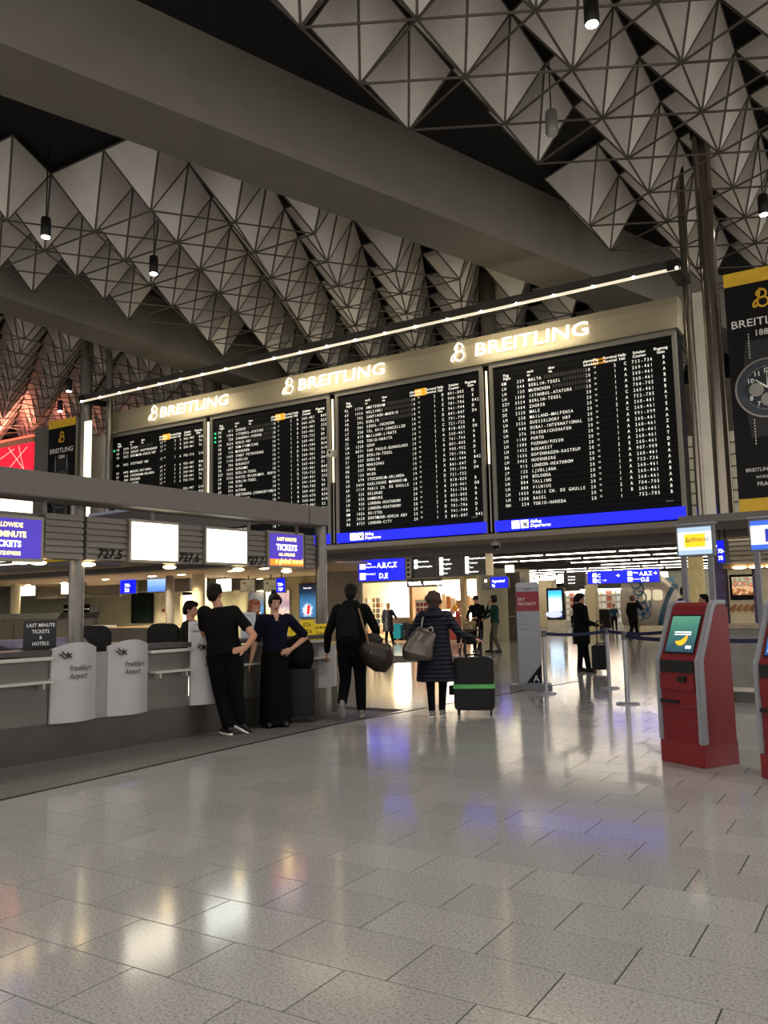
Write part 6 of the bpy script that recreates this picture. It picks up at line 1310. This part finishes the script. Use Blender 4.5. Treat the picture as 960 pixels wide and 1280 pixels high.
# duffel on his right hip, with tan strap
dfx = Vector((f[1], -f[0]))*-.07; td = thing('duffel_bag', 'dark brown leather duffel hanging from a tan shoulder strap', 'bag', (p.x+dfx.x, p.y+dfx.y, 0), atan2(-f[0], f[1]))
b = Body(); b.loft([((.22, -.20, 1.0), .07, .10), ((.27, -.18, .95), .13, .16), ((.36, -.14, .86), .18, .19), ((.46, -.10, .80), .20, .19), ((.55, -.06, .78), .185, .17), ((.60, -.04, .77), .12, .12)], 'a', side=(0, 0, 1), n=20); b.build('body', td, {'a': mat('leather_brown', '#241710', .42, var=.2, scale=8, bump=.2, bscale=20)}, .012)
ringm = MB(); ringm.loft([((.535, -.065, .785), .196, .182), ((.555, -.058, .78), .19, .176)], n=24, side=(0, 0, 1)); ringm.build('piping', mat('leather_edge', '#4a2c1e', .5), td, smooth=True)
MB().tube([(.36, -.32, .86), (.30, -.26, 1.1), (.24, -.22, 1.28), (.19, -.16, 1.45), (.15, -.02, 1.50), (.2, .12, 1.42), (.32, .14, 1.2), (.43, .1, .98)], .013).build('strap', mat('strap_tan', '#7d6242', .7), td)
MB().tube([(.42, -.12, .98), (.40, -.1, 1.08), (.42, .02, 1.08), (.44, .04, .98)], .012).build('grip', MATS['leather_edge'], td)
b = Body(); b.ell((.36, -.05, 1.06), (.12, .12, .07), 'a'); b.ell((.43, -.08, 1.03), (.08, .09, .06), 'a'); jk = b.build('folded_jacket', None, {'a': cloth('jacket_grey', '#3c3638')}, .012); jk.location = td.location; jk.rotation_euler = td.rotation_euler; tag(jk, 'grey folded jacket lying on top of the brown duffel', 'jacket')
# silver tote of the woman in the puffer coat
tt = thing('tote_bag', 'crumpled silver grey tote bag on the puffer coat woman shoulder', 'bag', (p6.x+f6[1]*.09, p6.y-f6[0]*.09, 0), atan2(-f6[0], f6[1]))
b = Body(); b.loft([((-.30, -.22, .80), .20, .10), ((-.29, -.24, .86), .215, .12), ((-.24, -.24, 1.0), .18, .10), ((-.18, -.23, 1.1), .15, .07), ((-.15, -.22, 1.16), .13, .04)], 'a', side=(1, 0, 0), n=20); b.ell((-.40, -.2, .82), (.1, .1, .06), 'a'); b.build('body', tt, {'a': mat('tote_silver', '#5f5751', .3, .6, var=.2, scale=6, bump=.9, bscale=7)}, .011)
MB().tube([(-.24, -.24, 1.13), (-.22, -.16, 1.32), (-.19, .0, 1.37), (-.2, .12, 1.22), (-.24, .1, 1.0)], .010).build('strap', mat('tote_strap', '#9a948e', .4, .4), tt)
MB().tube([(-.08, -.24, 1.14), (-.10, -.17, 1.2), (-.16, -.2, 1.17)], .010).build('loose_strap', MATS['tote_strap'], tt)
# stroller
ps = onz(588, 818); st = thing('stroller', 'black stroller piled with a blanket and bags in front of the man in the beanie', 'stroller', (ps.x, ps.y, 0), radians(15))
fr = mat('stroller_frame', '#1a1a1c', .4, .4)
for s_ in (-1, 1):
    MB().tube([(s_*.24, -.35, .12), (s_*.24, .05, .5), (s_*.24, .45, 1.05)], .014).build('side_frame', fr, st); MB().tube([(s_*.24, .38, .12), (s_*.24, .05, .5)], .014).build('rear_leg', fr, st)
    for y_ in (-.35, .38): MB().cyl((s_*.26-.02, y_, .11), (s_*.26+.02, y_, .11), .11, n=18).build('wheel', mat('stroller_wheel', '#141416', .6), st)
MB().tube([(-.24, .45, 1.05), (.24, .45, 1.05)], .018).build('push_bar', M_BLACK, st)
b = Body(); b.loft([((0, -.3, .40), .2, .08), ((0, -.1, .40), .22, .1), ((0, .1, .48), .22, .12), ((0, .25, .75), .21, .09), ((0, .3, .9), .18, .06)], 'a', n=16); b.build('seat', st, {'a': cloth('stroller_seat', '#17171a')}, .014)
b = Body(); b.ell((0, -.02, .82), (.2, .2, .14), 'a'); b.ell((.12, -.05, .95), (.12, .12, .1), 'a'); b.ell((-.1, .0, .96), (.1, .12, .12), 'a'); bl = b.build('blanket', None, {'a': cloth('blanket_beige', '#8a7a62', var=.5, scale=14)}, .014); bl.location = st.location; bl.rotation_euler = st.rotation_euler; tag(bl, 'beige patterned blanket heaped on the stroller', 'blanket')
MB().rbox((-.32, -.2, .5), (.08, .2, .3), .05).build('side_bag', M_BLACK, st)
